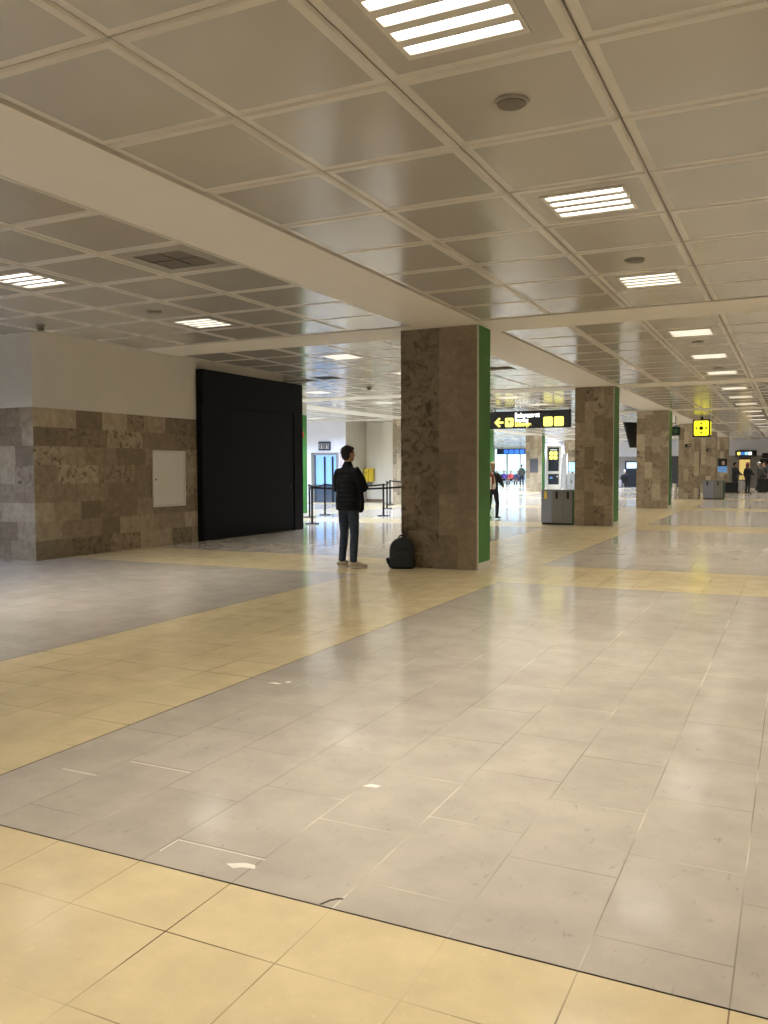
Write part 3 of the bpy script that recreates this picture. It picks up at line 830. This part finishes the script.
# ------------------------------------------------------------------ queue posts and belts
def make_post():
    t = thing('queue_post', '', 'barrier post', (0, 0, 0))
    MB().cyl((0, 0, .014), .19, .028, M['blackm'], 32, bv=.008).build('base', t)
    MB().cyl((0, 0, .49), .031, .93, M['blackm'], 16).build('pole', t)
    MB().cyl((0, 0, .955), .042, .075, M['blackp'], 18, bv=.01).build('belt_head', t)
    return t
posts = [(-11.45, 19.36, 'nearest black queue post beside the hoarding edge'), (-13.1, 22.0, 'black queue post half behind the nearest one'),
         (-13.31, 23.3, 'black queue post left of the standing man, before the lift'), (-11.35, 23.48, 'black queue post right of the standing man, nearest there'),
         (-13.37, 27.96, 'middle of the black queue posts right of the man'), (-14.55, 30.7, 'farthest black queue post right of the man')]
pp = None
for x, y, l in posts:
    if pp is None: o = pp = make_post()
    else: o = copy_tree(pp)
    o.location = (x, y, 0); o['label'] = l; o['group'] = 'queue barrier posts'
def belt(a, b, label, z=.955):
    a = Vector((*a, z)); b = Vector((*b, z)); d = (b - a).normalized(); a = a + d * .045; b = b - d * .045
    n = Vector((-d.y, d.x, 0)) * .0015; m = MB(); N = 10
    for i in range(N):
        p, q = a.lerp(b, i / N), a.lerp(b, (i + 1) / N)
        sag = lambda u: -.05 * 4 * u * (1 - u)
        p = p + Vector((0, 0, sag(i / N))); q = q + Vector((0, 0, sag((i + 1) / N))); h = Vector((0, 0, .026))
        for s_ in (1, -1): m.face([p + n * s_ - h, q + n * s_ - h, q + n * s_ + h, p + n * s_ + h][::s_], M['blackp'])
        m.face([p + n + h, q + n + h, q - n + h, p - n + h], M['blackp']); m.face([p + n - h, p - n - h, q - n - h, q + n - h], M['blackp'])
    tag(m.build('barrier_belt'), label, 'barrier belt', 'queue barrier belts')
p = [q[:2] for q in posts]
belt(p[0], p[1], 'black belt between the two left queue posts')
belt(p[1], p[2], 'short black belt behind the left queue posts')
belt(p[2], p[3], 'long black belt passing behind the standing man')
belt(p[0], (-9.6, 21.6), 'black belt running from the nearest post towards the pillar')
belt(p[3], p[4], 'black belt from the right queue post to the middle one')
belt(p[4], p[5], 'black belt from the middle queue post to the farthest')
belt(p[5], (-12.2, 31.6), 'black belt from the farthest post towards the pillar')
for (x, y), l in (((-9.6, 21.6), 'black queue post hidden behind the nearest pillar'), ((-12.2, 31.6), 'far black queue post hidden behind the nearest pillar')):
    o = copy_tree(pp); o.location = (x, y, 0); o['label'] = l

# ------------------------------------------------------------------ lift, mailbox, fire equipment
lf = thing('lift', 'lift with blue-lit glass doors in a steel frame', 'lift', (LX0, 31.95, 0))
LW = LX1 - LX0
m = MB(); m.box(-.0, .14, -.05, .12, 0, 2.14, M['greyp']); m.box(LW - .10, LW, -.05, .12, 0, 2.14, M['steel']); m.box(.14, LW - .10, -.05, .12, 2.04, 2.14, M['steel'])
m.build('frame', lf)
for i in range(2):
    a = .14 + i * (LW - .24) / 2; b2 = a + (LW - .24) / 2
    d = MB().box(a + .004, b2 - .004, .02, .05, .02, 2.04, M['doorglass']).build('door', lf)
    xx = b2 - .07 if i == 0 else a + .32
    MB().box(xx, xx + .07, -.03, .02, .02, 1.98, M['blackm']).build('edge_bar', d)
MB().box(-.7, LW - .10, .9, .93, .75, 2.14, M['liftblue']).box(-.7, LW - .10, .9, .93, .0, .75, M['steel']).build('car_wall', lf)  # light inside the lift car put into its wall as glow
sg = thing('lift_sign', 'dark square sign with two white pictograms above the lift', 'sign', (-18.52, 31.93, 2.24))
MB().bevelbox(0, .59, -.04, .0, 0, .38, plain('navy', (.02, .03, .06), .4), .008).build('board', sg)
for i in range(2):
    m = MB(); x = .06 + i * .26
    m.box(x, x + .2, -.046, -.04, .07, .085, M['white']); m.box(x, x + .2, -.046, -.04, .275, .29, M['white'])
    m.box(x, x + .015, -.046, -.04, .07, .29, M['white']); m.box(x + .185, x + .2, -.046, -.04, .07, .29, M['white'])
    m.box(x + .07, x + .13, -.046, -.04, .10, .19, M['white']); m.cyl((x + .1, -.043, .225), .025, .006, M['white'], 12, 'y')
    m.build('pictogram', sg)
pn = thing('wall_notice', 'mauve notice board beside the lift', 'notice', (-17.5, 31.94, 1.55))
MB().bevelbox(0, .24, -.02, 0, 0, .75, plain('mauve_board', (.40, .33, .36), .5), .004).build('board', pn)
MB().box(.03, .21, -.022, -.018, .04, .71, plain('mauve_sheet', (.5, .42, .44), .6)).build('sheet', pn)
mbx = thing('mailbox', 'yellow box mounted on the cream wall behind the man', 'letter box', (-17.2, 33.86, .86))
MB().bevelbox(0, .20, -.26, 0, 0, .55, M['yellowp'], .015).bevelbox(.19, .40, -.18, 0, .02, .55, M['yellowp'], .015).build('body', mbx)
MB().bevelbox(-.02, .42, -.29, .0, .55, .60, M['yellowp'], .015).build('lid', mbx)
MB().box(.04, .16, -.264, -.258, .42, .45, M['blackp']).build('slot', mbx)
MB().box(.06, .30, -.10, 0, -.14, .0, M['greyp']).build('bracket', mbx)
fs = thing('fire_sign', 'small red and white fire sign high on the green wall end', 'sign', (-13.60, 22.29, 2.40))
MB().box(-.10, .15, -.02, 0, 0, .18, M['red']).build('plate', fs)
MB().box(.0, .06, -.025, -.02, .03, .14, M['white']).build('pictogram', fs)
fe = thing('fire_extinguisher', 'red fire extinguisher hanging low on the green wall end', 'extinguisher', (-13.60, 22.20, .70))
MB().cyl((0, 0, .2), .085, .36, M['red'], 20, bv=.03).build('cylinder', fe, True)
MB().cyl((0, 0, .40), .03, .06, M['blackm'], 12).box(-.06, .06, -.015, .015, .43, .45, M['blackm']).build('valve', fe)
MB().tube([(.03, 0, .42), (.11, -.01, .38), (.115, -.01, .2), (.1, 0, .08)], [.012] * 4, M['blackp'], 8).build('hose', fe, True)
MB().box(-.1, .1, .08, .1, .1, .3, M['greyp']).build('bracket', fe)
hyd = thing('fire_hose_box', 'small black box below the red extinguisher on the green wall', 'box', (-13.62, 22.28, .46))
MB().bevelbox(-.15, .12, -.14, .02, 0, .16, M['blackm'], .01).build('case', hyd)
MB().box(-.10, .07, -.146, -.138, .03, .13, M['blackp']).build('door', hyd)

# ------------------------------------------------------------------ hanging signs
sy = 28.7; kx = sy / 23.
gs = thing('hanging_sign', 'long black boarding sign with arrow and yellow squares, hanging right of the pillar', 'sign', (-7.76 * kx, sy, 0))
zz = lambda z: CAMZ + (z - CAMZ) * kx
SW = (7.76 - 5.51) * kx; B0, B1 = zz(2.55), min(zz(3.03), CZ - .03)
MB().bevelbox(-.35, SW, 0, .16, B0, B1, M['blackm'], .006).build('case', gs)
for x in (.15, SW - .03): MB().cyl((x, .08, (B1 + CZ + .0) / 2), .02, CZ - B1 + .01, M['blackm'], 10).build('hanger', gs)
MB().box(SW - .02, SW + .02, .02, .14, B0, CZ - .02, M['blackm']).build('end_plate', gs)
def rsq(mb, x0, x1, z0, z1, mat, y=-.006, r=.05, seg=5):
    pts = []
    for cx, cz, a0 in ((x1 - r, z0 + r, -PI / 2), (x1 - r, z1 - r, 0), (x0 + r, z1 - r, PI / 2), (x0 + r, z0 + r, PI)):
        for i in range(seg + 1):
            a = a0 + PI / 2 * i / seg; pts.append((cx + r * math.cos(a), cz + r * math.sin(a)))
    mb.face([(a, y, b2) for a, b2 in pts], mat)
    n = len(pts)
    for i in range(n):
        (a, c), (b2, d) = pts[i], pts[(i + 1) % n]
        mb.face([(a, y, c), (a, y + .006, c), (b2, y + .006, d), (b2, y, d)], mat)
fxk = lambda x: (x + 7.76) * kx
m = MB(); ax0, ax1, az = fxk(-7.64), fxk(-7.38), zz(2.725); t_ = .035
m.box(ax0 + .05, ax1, -.008, 0, az - t_, az + t_, M['signpale'])
for sgn in (1, -1):
    m.face([(ax0, -.008, az), (ax0 + .16, -.008, az + sgn * .17), (ax0 + .16 + .07, -.008, az + sgn * .13), (ax0 + .09, -.008, az)][::sgn], M['signpale'])
m.build('arrow', gs)
m = MB(); rsq(m, fxk(-7.33), fxk(-7.09), zz(2.595), zz(2.85), M['signpale']); sq = m.build('plane_square', gs)
m = MB(); cx, cz = fxk(-7.21), zz(2.74)
m.face([(cx - .07, -.008, cz + .01), (cx + .03, -.008, cz - .06), (cx + .05, -.008, cz - .04), (cx - .04, -.008, cz + .05)], M['blackm'])
m.face([(cx - .02, -.008, cz - .06), (cx + .01, -.008, cz - .06), (cx + .05, -.008, cz + .05), (cx + .01, -.008, cz + .05)], M['blackm'])
m.build('plane_pictogram', sq)
text('Embarcament', .225, M['signw'], 'catalan_text', gs, (fxk(-7.05), -.002, zz(2.855)), bold=.008, sx=.70)
text('Boarding', .20, M['signw'], 'english_text', gs, (fxk(-7.05), -.002, zz(2.725)), bold=.007, sx=.66)
text('Embarque', .20, M['signpale'], 'spanish_text', gs, (fxk(-7.05), -.002, zz(2.61)), bold=.007, sx=.72)
for a, b2 in ((-6.24, -5.985), (-5.945, -5.68)):
    m = MB(); rsq(m, fxk(a), fxk(b2), zz(2.59), zz(2.85), M['signpale']); m.build('yellow_square', gs)

# yellow meeting point lantern
my = 36.2; mk = my / 28.
X0, X1 = -2.85 * mk, -2.42 * mk; Z0 = CAMZ + (2.43 - CAMZ) * mk; Z1 = CAMZ + (2.89 - CAMZ) * mk
mp = thing('meeting_point_sign', 'square yellow lit sign with a black dot and four small arrows, hanging from ceiling', 'sign', ((X0 + X1) / 2, my, 0))
hw = (X1 - X0) / 2
m = MB(); m.bevelbox(-hw - .055, hw + .055, 0, .5, Z0 - .06, min(Z1 + .05, CZ - .04), M['blackm'], .01); m.build('case', mp)
m = MB(); rsq(m, -hw, hw, Z0, Z1, M['signy'], -.008, .06); fp = m.build('lit_face', mp)
MB().face([(hw + .058, .06, Z0 + .03), (hw + .058, .44, Z0 + .03), (hw + .058, .44, Z1 - .03), (hw + .058, .06, Z1 - .03)], M['signy']).build('lit_side', mp)
m = MB(); cz = (Z0 + Z1) / 2; m.cyl((0, -.012, cz), .078, .008, M['blackp'], 20, 'y'); m.build('dot', fp)
for dx, dz in ((1, 0), (-1, 0), (0, 1), (0, -1)):
    px, pz = -dz, dx
    q = lambda u, v_: (dx * u + px * v_, -.012, cz + dz * u + pz * v_)
    m = MB(); m.face([q(.13, 0), q(.20, .065), q(.20, -.065)] if dx + dz > 0 else [q(.13, 0), q(.20, -.065), q(.20, .065)][::-1], M['vent']); m.face([q(.185, .016), q(.235, .016), q(.235, -.016), q(.185, -.016)], M['discm'])
    m.build('arrow', fp)
MB().cyl((0, .25, (Z1 + CZ) / 2), .06, max(.02, CZ - Z1), M['blackm'], 10).build('hanger', mp)

# black monitor behind the third pillar
tv = thing('hanging_monitor', 'black display screen hanging tilted at the left edge of the third pillar', 'screen', (-5.30, 33.4, 0))
m = MB(); wv = Vector((.62, .78, 0)); nv = Vector((-.78, .62, 0)); up = Vector((-.30, .22, 1)).normalized()
def tvp(a, b2, d): return tuple(Vector((0, 0, 2.20)) + wv * a + up * b2 + nv * d)
for d, s_ in ((0, 1), (.10, -1)): m.face([tvp(-.45, 0, d), tvp(.95, 0, d), tvp(.95, 1.05, d), tvp(-.45, 1.05, d)][::s_], M['blackp'])
for (a, b2), (c, d2) in (((-.45, 0), (.95, 0)), ((.95, 0), (.95, 1.05)), ((.95, 1.05), (-.45, 1.05)), ((-.45, 1.05), (-.45, 0))):
    m.face([tvp(a, b2, 0), tvp(a, b2, .1), tvp(c, d2, .1), tvp(c, d2, 0)], M['blackp'])
m.build('casing', tv, clean=True)
MB().cyl((.05, .05, 3.2), .035, .56, M['blackm'], 12).cyl((.05, .05, CZ - .02), .09, .03, M['blackm'], 16).build('pole', tv)
# small green exit-type sign past the third pillar
es = thing('exit_sign', 'small dark green sign beside the third pillar top', 'sign', (-4.42, 35, 2.70))
MB().bevelbox(0, .36, 0, .06, 0, .34, plain('sign_green_case', (.012, .03, .016), .5), .006).build('case', es)
MB().box(.12, .24, -.006, 0, .10, .24, M['signg']).build('pictogram', es)
MB().cyl((.18, .03, .55), .012, .46, M['blackm'], 8).build('hanger', es)

# ------------------------------------------------------------------ recycling stations
def station(label, x0, x1, y0, h, dpt, mats, group):
    t = thing('recycling_bin', label, 'recycling bin', (x0, y0, 0), 0, group); W = x1 - x0; n = len(mats); q = W / n
    MB().box(.0, W, .03, dpt, .04, h - .02, M['greyp']).build('body', t)
    MB().box(.02, W - .02, .05, dpt - .02, 0, .04, M['blackm']).build('plinth', t)
    MB().bevelbox(-.008, W + .008, -.005, dpt, h - .025, h, M['greyp'], .006).build('top', t)
    for i, (mt, sm) in enumerate(mats):
        d = MB().bevelbox(i * q + .003, (i + 1) * q - .003, 0, .035, .045, h - .03, mt, .005).build('door', t)
        c = i * q + q * .42
        MB().bevelbox(c - .03, c + .035, -.014, .005, h - .23, h - .04, sm, .008).build('slot', d)
    MB().box(W - .045, W + .012, -.004, dpt, .03, h - .026, M['dkgreen']).build('side_panel', t)
    return t
station('grey three-door recycling station left of the second pillar', -5.885, -5.03, 21.5, .89, .45, [(M['bluegrey'], M['yellowp']), (M['greyp'], M['blackp']), (M['greyp'], M['blackp'])], 'recycling stations')  # bluish reflection on the first door is put into its colour
station('far grey recycling station at the foot of the fourth pillar', -3.78, -2.88, 41.3, .86, .45, [(M['bluegrey'], M['blackp']), (M['greyp'], M['blackp'])], 'recycling stations')
bl = thing('white_post', 'short white post at the foot of the fourth pillar', 'post', (-5.03, 41.5, 0))
MB().cyl((0, 0, .34), .085, .66, M['white'], 16).build('shaft', bl)
for z in (.08, .30, .52, .68): MB().cyl((0, 0, z), .11, .06, M['white'], 16, bv=.015).build('collar', bl)

# ------------------------------------------------------------------ white control partition with yellow squares
cp = thing('control_partition', 'white framed partition with a dark panel of four yellow squares', 'partition', (-14.0, 52.3, 0))
m = MB(); m.box(0, .12, 0, .15, 0, 2.85, M['white']); m.box(.80, .92, 0, .15, 0, 2.85, M['white']); m.box(.12, .80, .0, .15, 1.08, 1.25, M['white'])
m.box(.12, .80, 0, .15, 2.72, 2.85, M['white']); m.box(.12, .80, 0, .3, 0, .42, M['white']); m.build('frame', cp)
nv_ = plain('dark_navy_panel', (.012, .018, .03), .35)
up_ = MB().box(.12, .80, .04, .12, 1.25, 2.72, nv_).build('upper_panel', cp)
for i in range(2):
    for k in range(2):
        m = MB(); rsq(m, .20 + i * .26, .43 + i * .26, 1.98 + k * .26, 2.21 + k * .26, M['signpale'], .032, .05); m.build('yellow_square', up_)
MB().box(.24, .66, .032, .04, 2.56, 2.585, M['signw']).build('header_line', up_)
lo_ = MB().box(.12, .80, .04, .12, .42, 1.08, nv_).build('lower_panel', cp)
MB().box(.22, .40, .032, .04, .78, .90, M['adb']).build('label_plate', lo_)
MB().cyl((.70, .02, .92), .05, .05, M['white'], 14, 'y').build('button', lo_)
wc = thing('white_column', 'slim white column right of the yellow-square panel', 'column', (-12.98, 52.9, 0)); wc['kind'] = 'thing'
MB().bevelbox(-.13, .12, 0, .25, 0, 2.1, M['white'], .02).build('shaft', wc); MB().bevelbox(-.16, .15, -.03, .28, 0, .12, M['white'], .02).build('plinth', wc)
MB().bevelbox(-.14, .13, -.01, .26, 2.1, 2.35, M['white'], .02).build('cap', wc)
cab = thing('steel_cabinet', 'steel cabinet with two doors at the control point behind the second pillar', 'cabinet', (-12.78, 52.6, 0))
MB().box(0, .62, 0, .5, .12, 1.05, M['steel']).build('body', cab); MB().box(0, .62, .0, .5, 0, .12, M['white']).build('plinth', cab)
for i in range(2):
    d = MB().bevelbox(.01 + i * .30, .30 + i * .30, -.02, 0, .16, 1.02, M['steel'], .006).build('door', cab)
    MB().box(.26 + i * .06, .28 + i * .06, -.035, -.02, .5, .7, M['blackm']).build('handle', d)
MB().bevelbox(-.02, .64, -.03, .52, 1.05, 1.09, M['white'], .008).build('worktop', cab)
lcd = thing('monitor', 'pale blue lit monitor on the steel cabinet', 'screen', (-12.45, 52.75, 1.09))
MB().box(-.26, .26, 0, .05, .12, .72, M['bluegrey']).build('casing', lcd); MB().box(-.235, .235, -.006, 0, .15, .69, M['signbs']).build('screen', lcd)
MB().box(-.04, .04, .01, .05, 0, .14, M['blackm']).box(-.12, .12, -.05, .1, 0, .015, M['blackm']).build('stand', lcd)
staff = person('person in a white top standing behind the control partition', (-12.66, 53.7, 0), face_dir(150), 1.85, wht, blk, M['hair'], blk, None, 'stand', 'down', 'short', .85, .02)
# blue sign in front of the far windows
bs = thing('blue_sign', 'blue lit strip sign hanging before the far windows', 'sign', (-23.4, 72, 2.65))
MB().bevelbox(-.3, 2.3, 0, .12, 0, .50, plain('navy_case', (.01, .02, .06), .4), .01).build('case', bs)
for i in range(4): MB().bevelbox(.35 + i * .48, .75 + i * .48, -.012, 0, .06, .42, M['signb'], .004).build('lit_square', bs)
for x in (.2, 1.9): MB().cyl((x, .06, .65), .015, .34, M['blackm'], 8).build('hanger', bs)
# posters on the pale pillar
po = thing('poster', 'dark grey poster on the pale pillar by the bright windows', 'poster', (-14.77, 51.385, 1.18))
MB().box(0, .5, -.02, .01, 0, .83, plain('dark_grey_board', (.09, .095, .115), .5)).build('board', po)
MB().box(-.02, .52, -.012, .012, -.02, .85, M['greyp']).build('frame', po)
p2 = thing('poster', 'blue and black poster on the farthest stone pillar', 'poster', (-4.69, 61.38, 1.12))
MB().box(0, .58, -.02, .01, 0, .40, M['adb']).build('lower_sheet', p2); MB().box(0, .58, -.02, .01, .40, .92, M['blackp']).build('upper_sheet', p2)
MB().box(.25, .42, -.026, -.02, .50, .74, plain('poster_face', (.5, .36, .28), .6)).build('picture', p2)
for x, z, yy, l in ((-4.58, 2.38, 41.39, 'small dark number plate on the fourth pillar'), (-4.55, 2.36, 51.39, 'small dark number plate on the fifth pillar')):
    q = thing('number_plate', l, 'sign', (x, yy, z))
    MB().box(0, .26, -.02, .0, 0, .15, M['blackp']).build('plate', q); MB().box(.10, .24, -.024, -.02, .04, .11, M['discm']).build('marking', q)

# ------------------------------------------------------------------ gate seating before the windows
seatm = plain('seat_blue', (.05, .06, .16), .6)
def seat_row(n, label, loc):
    t = thing('bench_seating', label, 'bench', loc)
    MB().box(-.1, n * .62 + .1, .18, .26, .34, .40, M['steel']).build('rail', t)
    for i in range(n):
        MB().bevelbox(i * .62 + .04, i * .62 + .56, 0, .40, .32, .385, seatm, .02).build('seat', t)
        MB().bevelbox(i * .62 + .04, i * .62 + .56, .42, .48, .46, .92, seatm, .02).build('backrest', t)
    for x in (.1, n * .62 - .1): MB().box(x - .03, x + .03, .0, .46, 0, .36, M['steel']).build('leg', t)
    return t
seat_row(8, 'long row of blue gate seats before the bright windows', (-25.6, 70.0, 0))
rc = [((.5, .04, .05), 'red'), ((.05, .06, .3), 'blue'), ((.35, .05, .12), 'crimson'), ((.6, .58, .6), 'white'), ((.10, .05, .25), 'purple'), ((.45, .06, .06), 'bright red'), ((.03, .04, .08), 'dark navy')]
places = ['at the left end', 'second from the left', 'third from the left', 'in the middle', 'third from the right', 'second from the right', 'at the right end']
for i, (c, nm) in enumerate(rc):
    x = -25.6 + .31 + .62 * (i + .5)
    person('seated traveller in a %s top, %s of the gate row' % (nm, places[i]), (x, 70.30, 0), PI + random.uniform(-.4, .4), 1.7, plain('top_' + nm.replace(' ', '_'), c, .8), blk, M['hair'] if i % 3 else blond, blk, None, 'sit', 'lap', 'short', .8, .026, group='travellers seated by the far windows')
person('standing traveller in dark clothes at the right end of the gate seats', (-20.6, 69.2, 0), .6, 1.75, plain('dark_olive', (.05, .06, .04), .8), blk, M['hair'], blk, None, 'stand', 'down', 'short', .8, .024)

# ------------------------------------------------------------------ far right: check-in people, luggage, signs
coat = plain('charcoal_coat', (.02, .022, .022), .8); auburn = plain('auburn_hair', (.085, .022, .014), .7); gcoat = plain('grey_coat', (.10, .10, .10), .8)
person('traveller in a charcoal coat leaning towards the luggage, left of the far group', (-3.05, 51.6, 0), face_dir(80), 1.72, coat, blk, M['hair'], blk, None, 'step', 'reach', 'short', .62, .018)
person('woman with long auburn hair in a black coat in the far group', (-2.31, 50.2, 0), face_dir(75), 1.72, blk, blk, auburn, blk, None, 'stand', 'right_fwd', 'long', .72, .018)
person('white-haired traveller in a grey coat with pale shoes, far right', (-1.86, 53.2, 0), face_dir(100), 1.74, gcoat, blk, wht, wht, None, 'step', 'reach', 'short', .8, .018)
person('traveller in black behind the dark suitcase at the right edge', (-1.62, 54.6, 0), face_dir(-90), 1.74, blk, blk, M['hair'], blk, None, 'stand', 'down', 'short', .7, .02)
def suitcase(label, loc, yaw, w, h, d, mat):
    t = thing('suitcase', label, 'suitcase', loc, yaw, 'luggage of the far group')
    MB().bevelbox(-w / 2, w / 2, -d / 2, d / 2, .05, h, mat, .04, 3).build('shell', t, False)
    MB().tube([(-.09, 0, h - .02), (-.09, 0, h + .22), (.09, 0, h + .22), (.09, 0, h - .02)], [.012] * 4, M['blackm'], 8).build('handle', t)
    for sx in (-1, 1):
        for sy_ in (-1, 1): MB().cyl((sx * (w / 2 - .06), sy_ * (d / 2 - .05), .028), .028, .025, M['blackp'], 12, 'x').build('wheel', t)
suitcase('large black suitcase before the traveller in the charcoal coat', (-3.2, 50.5, 0), .1, .78, .62, .42, blk)
suitcase('pale grey suitcase between the charcoal coat and the auburn hair', (-2.76, 52.0, 0), .2, .30, .70, .26, plain('pale_grey_shell', (.42, .42, .44), .4))
suitcase('slim silver suitcase next to the pale grey one', (-2.45, 52.2, 0), .0, .24, .66, .26, plain('silver_shell', (.5, .5, .52), .35))
suitcase('big black suitcase at the right edge of the far group', (-1.52, 52.0, 0), .3, .66, .82, .40, blk)
ws = thing('gate_sign', 'black strip sign with yellow and blue lights on the far wall', 'sign', (-3.93, 66.9, 2.22))
MB().bevelbox(0, 1.42, -.08, .0, 0, .44, M['blackm'], .01).build('case', ws)
for i, mt in enumerate((M['signpale'], M['signb'], M['signbs'], M['signw'])):
    m = MB(); rsq(m, .12 + i * .25, .33 + i * .25, .11, .33, mt, -.088, .03); m.build('lit_square', ws)
av = thing('advert_panel', 'tall yellow lit advert below the strip sign on the far wall', 'poster', (-3.66, 66.95, .55))
MB().box(0, .72, -.08, 0, 0, 1.45, M['ad']).build('lit_sheet', av); MB().box(-.04, .76, -.06, .01, -.05, 1.60, plain('advert_frame', (.10, .06, .06), .5)).build('frame', av)
for zq, x0, l in ((2.10, -2.16, 'upper black screen on the far wall at the right edge'), (1.68, -2.30, 'lower wide black screen on the far wall at the right edge')):
    q = thing('wall_screen', l, 'screen', (x0, 66.95, zq)); MB().bevelbox(0, 1.3, -.09, 0, 0, .36, M['blackp'], .01).build('casing', q); MB().box(.04, 1.26, -.095, -.09, .04, .32, M['blackm']).build('screen', q)
# doorway seen between the second and third pillars
dw = thing('far_doorway', 'dark doorway with a lit fanlight in the far wall', 'doorway', (-11.75, 66.9, 0))
MB().box(0, .12, -.1, .05, 0, 1.95, M['blackm']).box(1.1, 1.22, -.1, .05, 0, 1.95, M['blackm']).box(.12, 1.1, -.1, .05, 1.85, 1.95, M['blackm']).build('frame', dw)
MB().box(.12, 1.1, -.06, .02, 1.40, 1.85, M['screen']).build('fanlight', dw)
MB().box(.12, 1.1, -.06, .02, 0, 1.40, nv_).build('door', dw)
d4 = thing('far_door', 'dark grey door in the far wall between the third and fourth pillars', 'door', (-8.45, 66.95, 0)); d4['kind'] = 'thing'
MB().box(0, .8, -.05, .02, 0, 2.3, plain('dark_door', (.05, .05, .052), .5)).build('leaf', d4); MB().box(-.06, 0, -.07, .02, 0, 2.36, M['steel']).build('frame', d4); MB().box(.08, .11, -.09, -.05, .9, 1.2, M['steel']).build('handle', d4)
person('distant traveller in navy by the dark doorway', (-11.2, 63.6, 0), .4, 1.72, plain('navy_coat', (.015, .02, .04), .8), blk, wht, blk, None, 'sit', 'lap', 'short', .8, .022)
ch = thing('waiting_chair', 'dark chair under the distant traveller by the doorway', 'chair', (-11.2, 63.5, 0), .4)
MB().bevelbox(-.25, .25, -.22, .22, .32, .375, blk, .015).build('seat', ch); MB().bevelbox(-.25, .25, -.26, -.21, .43, .85, blk, .015).build('backrest', ch)
for sx in (-1, 1):
    for sy_ in (-1, 1): MB().box(sx * .21 - .015, sx * .21 + .015, sy_ * .18 - .015, sy_ * .18 + .015, 0, .385, M['blackm']).build('leg', ch)
sc_ = copy_tree  # (kept short)
suitcase('small pale suitcase beside the distant seated traveller', (-11.45, 62.9, 0), .3, .3, .55, .22, plain('lilac_shell', (.4, .38, .48), .4))

# ------------------------------------------------------------------ world, camera, colour
W = bpy.data.worlds.new('World'); S.world = W; W.use_nodes = True
bg = W.node_tree.nodes['Background']; bg.inputs['Color'].default_value = (.78, .93, 1.0, 1); bg.inputs['Strength'].default_value = 2.6
cam = bpy.data.cameras.new('camera'); co = bpy.data.objects.new('camera', cam); C.objects.link(co); S.camera = co
yaw, pitch, roll, f = 0.4497, -0.0509, -0.0039, 851.374
F = Vector((-math.sin(yaw) * math.cos(pitch), math.cos(yaw) * math.cos(pitch), math.sin(pitch)))
R0 = Vector((math.cos(yaw), math.sin(yaw), 0)); U0 = R0.cross(F)
Rr = R0 * math.cos(roll) + U0 * math.sin(roll); Uu = -R0 * math.sin(roll) + U0 * math.cos(roll)
co.matrix_world = Matrix(((Rr.x, Uu.x, -F.x, 0), (Rr.y, Uu.y, -F.y, 0), (Rr.z, Uu.z, -F.z, CAMZ), (0, 0, 0, 1)))
cam.sensor_fit = 'VERTICAL'; cam.sensor_height = 24; cam.lens = f * 24 / 1024; cam.clip_end = 1000; cam.clip_start = .05
vs = S.view_settings; vs.view_transform = 'Standard'; vs.look = 'None'; vs.exposure = 0.0; vs.gamma = 1; vs.use_curve_mapping = False
cy = S.cycles
cy.max_bounces = 8; cy.diffuse_bounces = 5; cy.glossy_bounces = 4; cy.transparent_max_bounces = 8; cy.sample_clamp_indirect = 6
cy.use_denoising = True; cy.use_light_tree = True; cy.caustics_reflective = False; cy.caustics_refractive = False
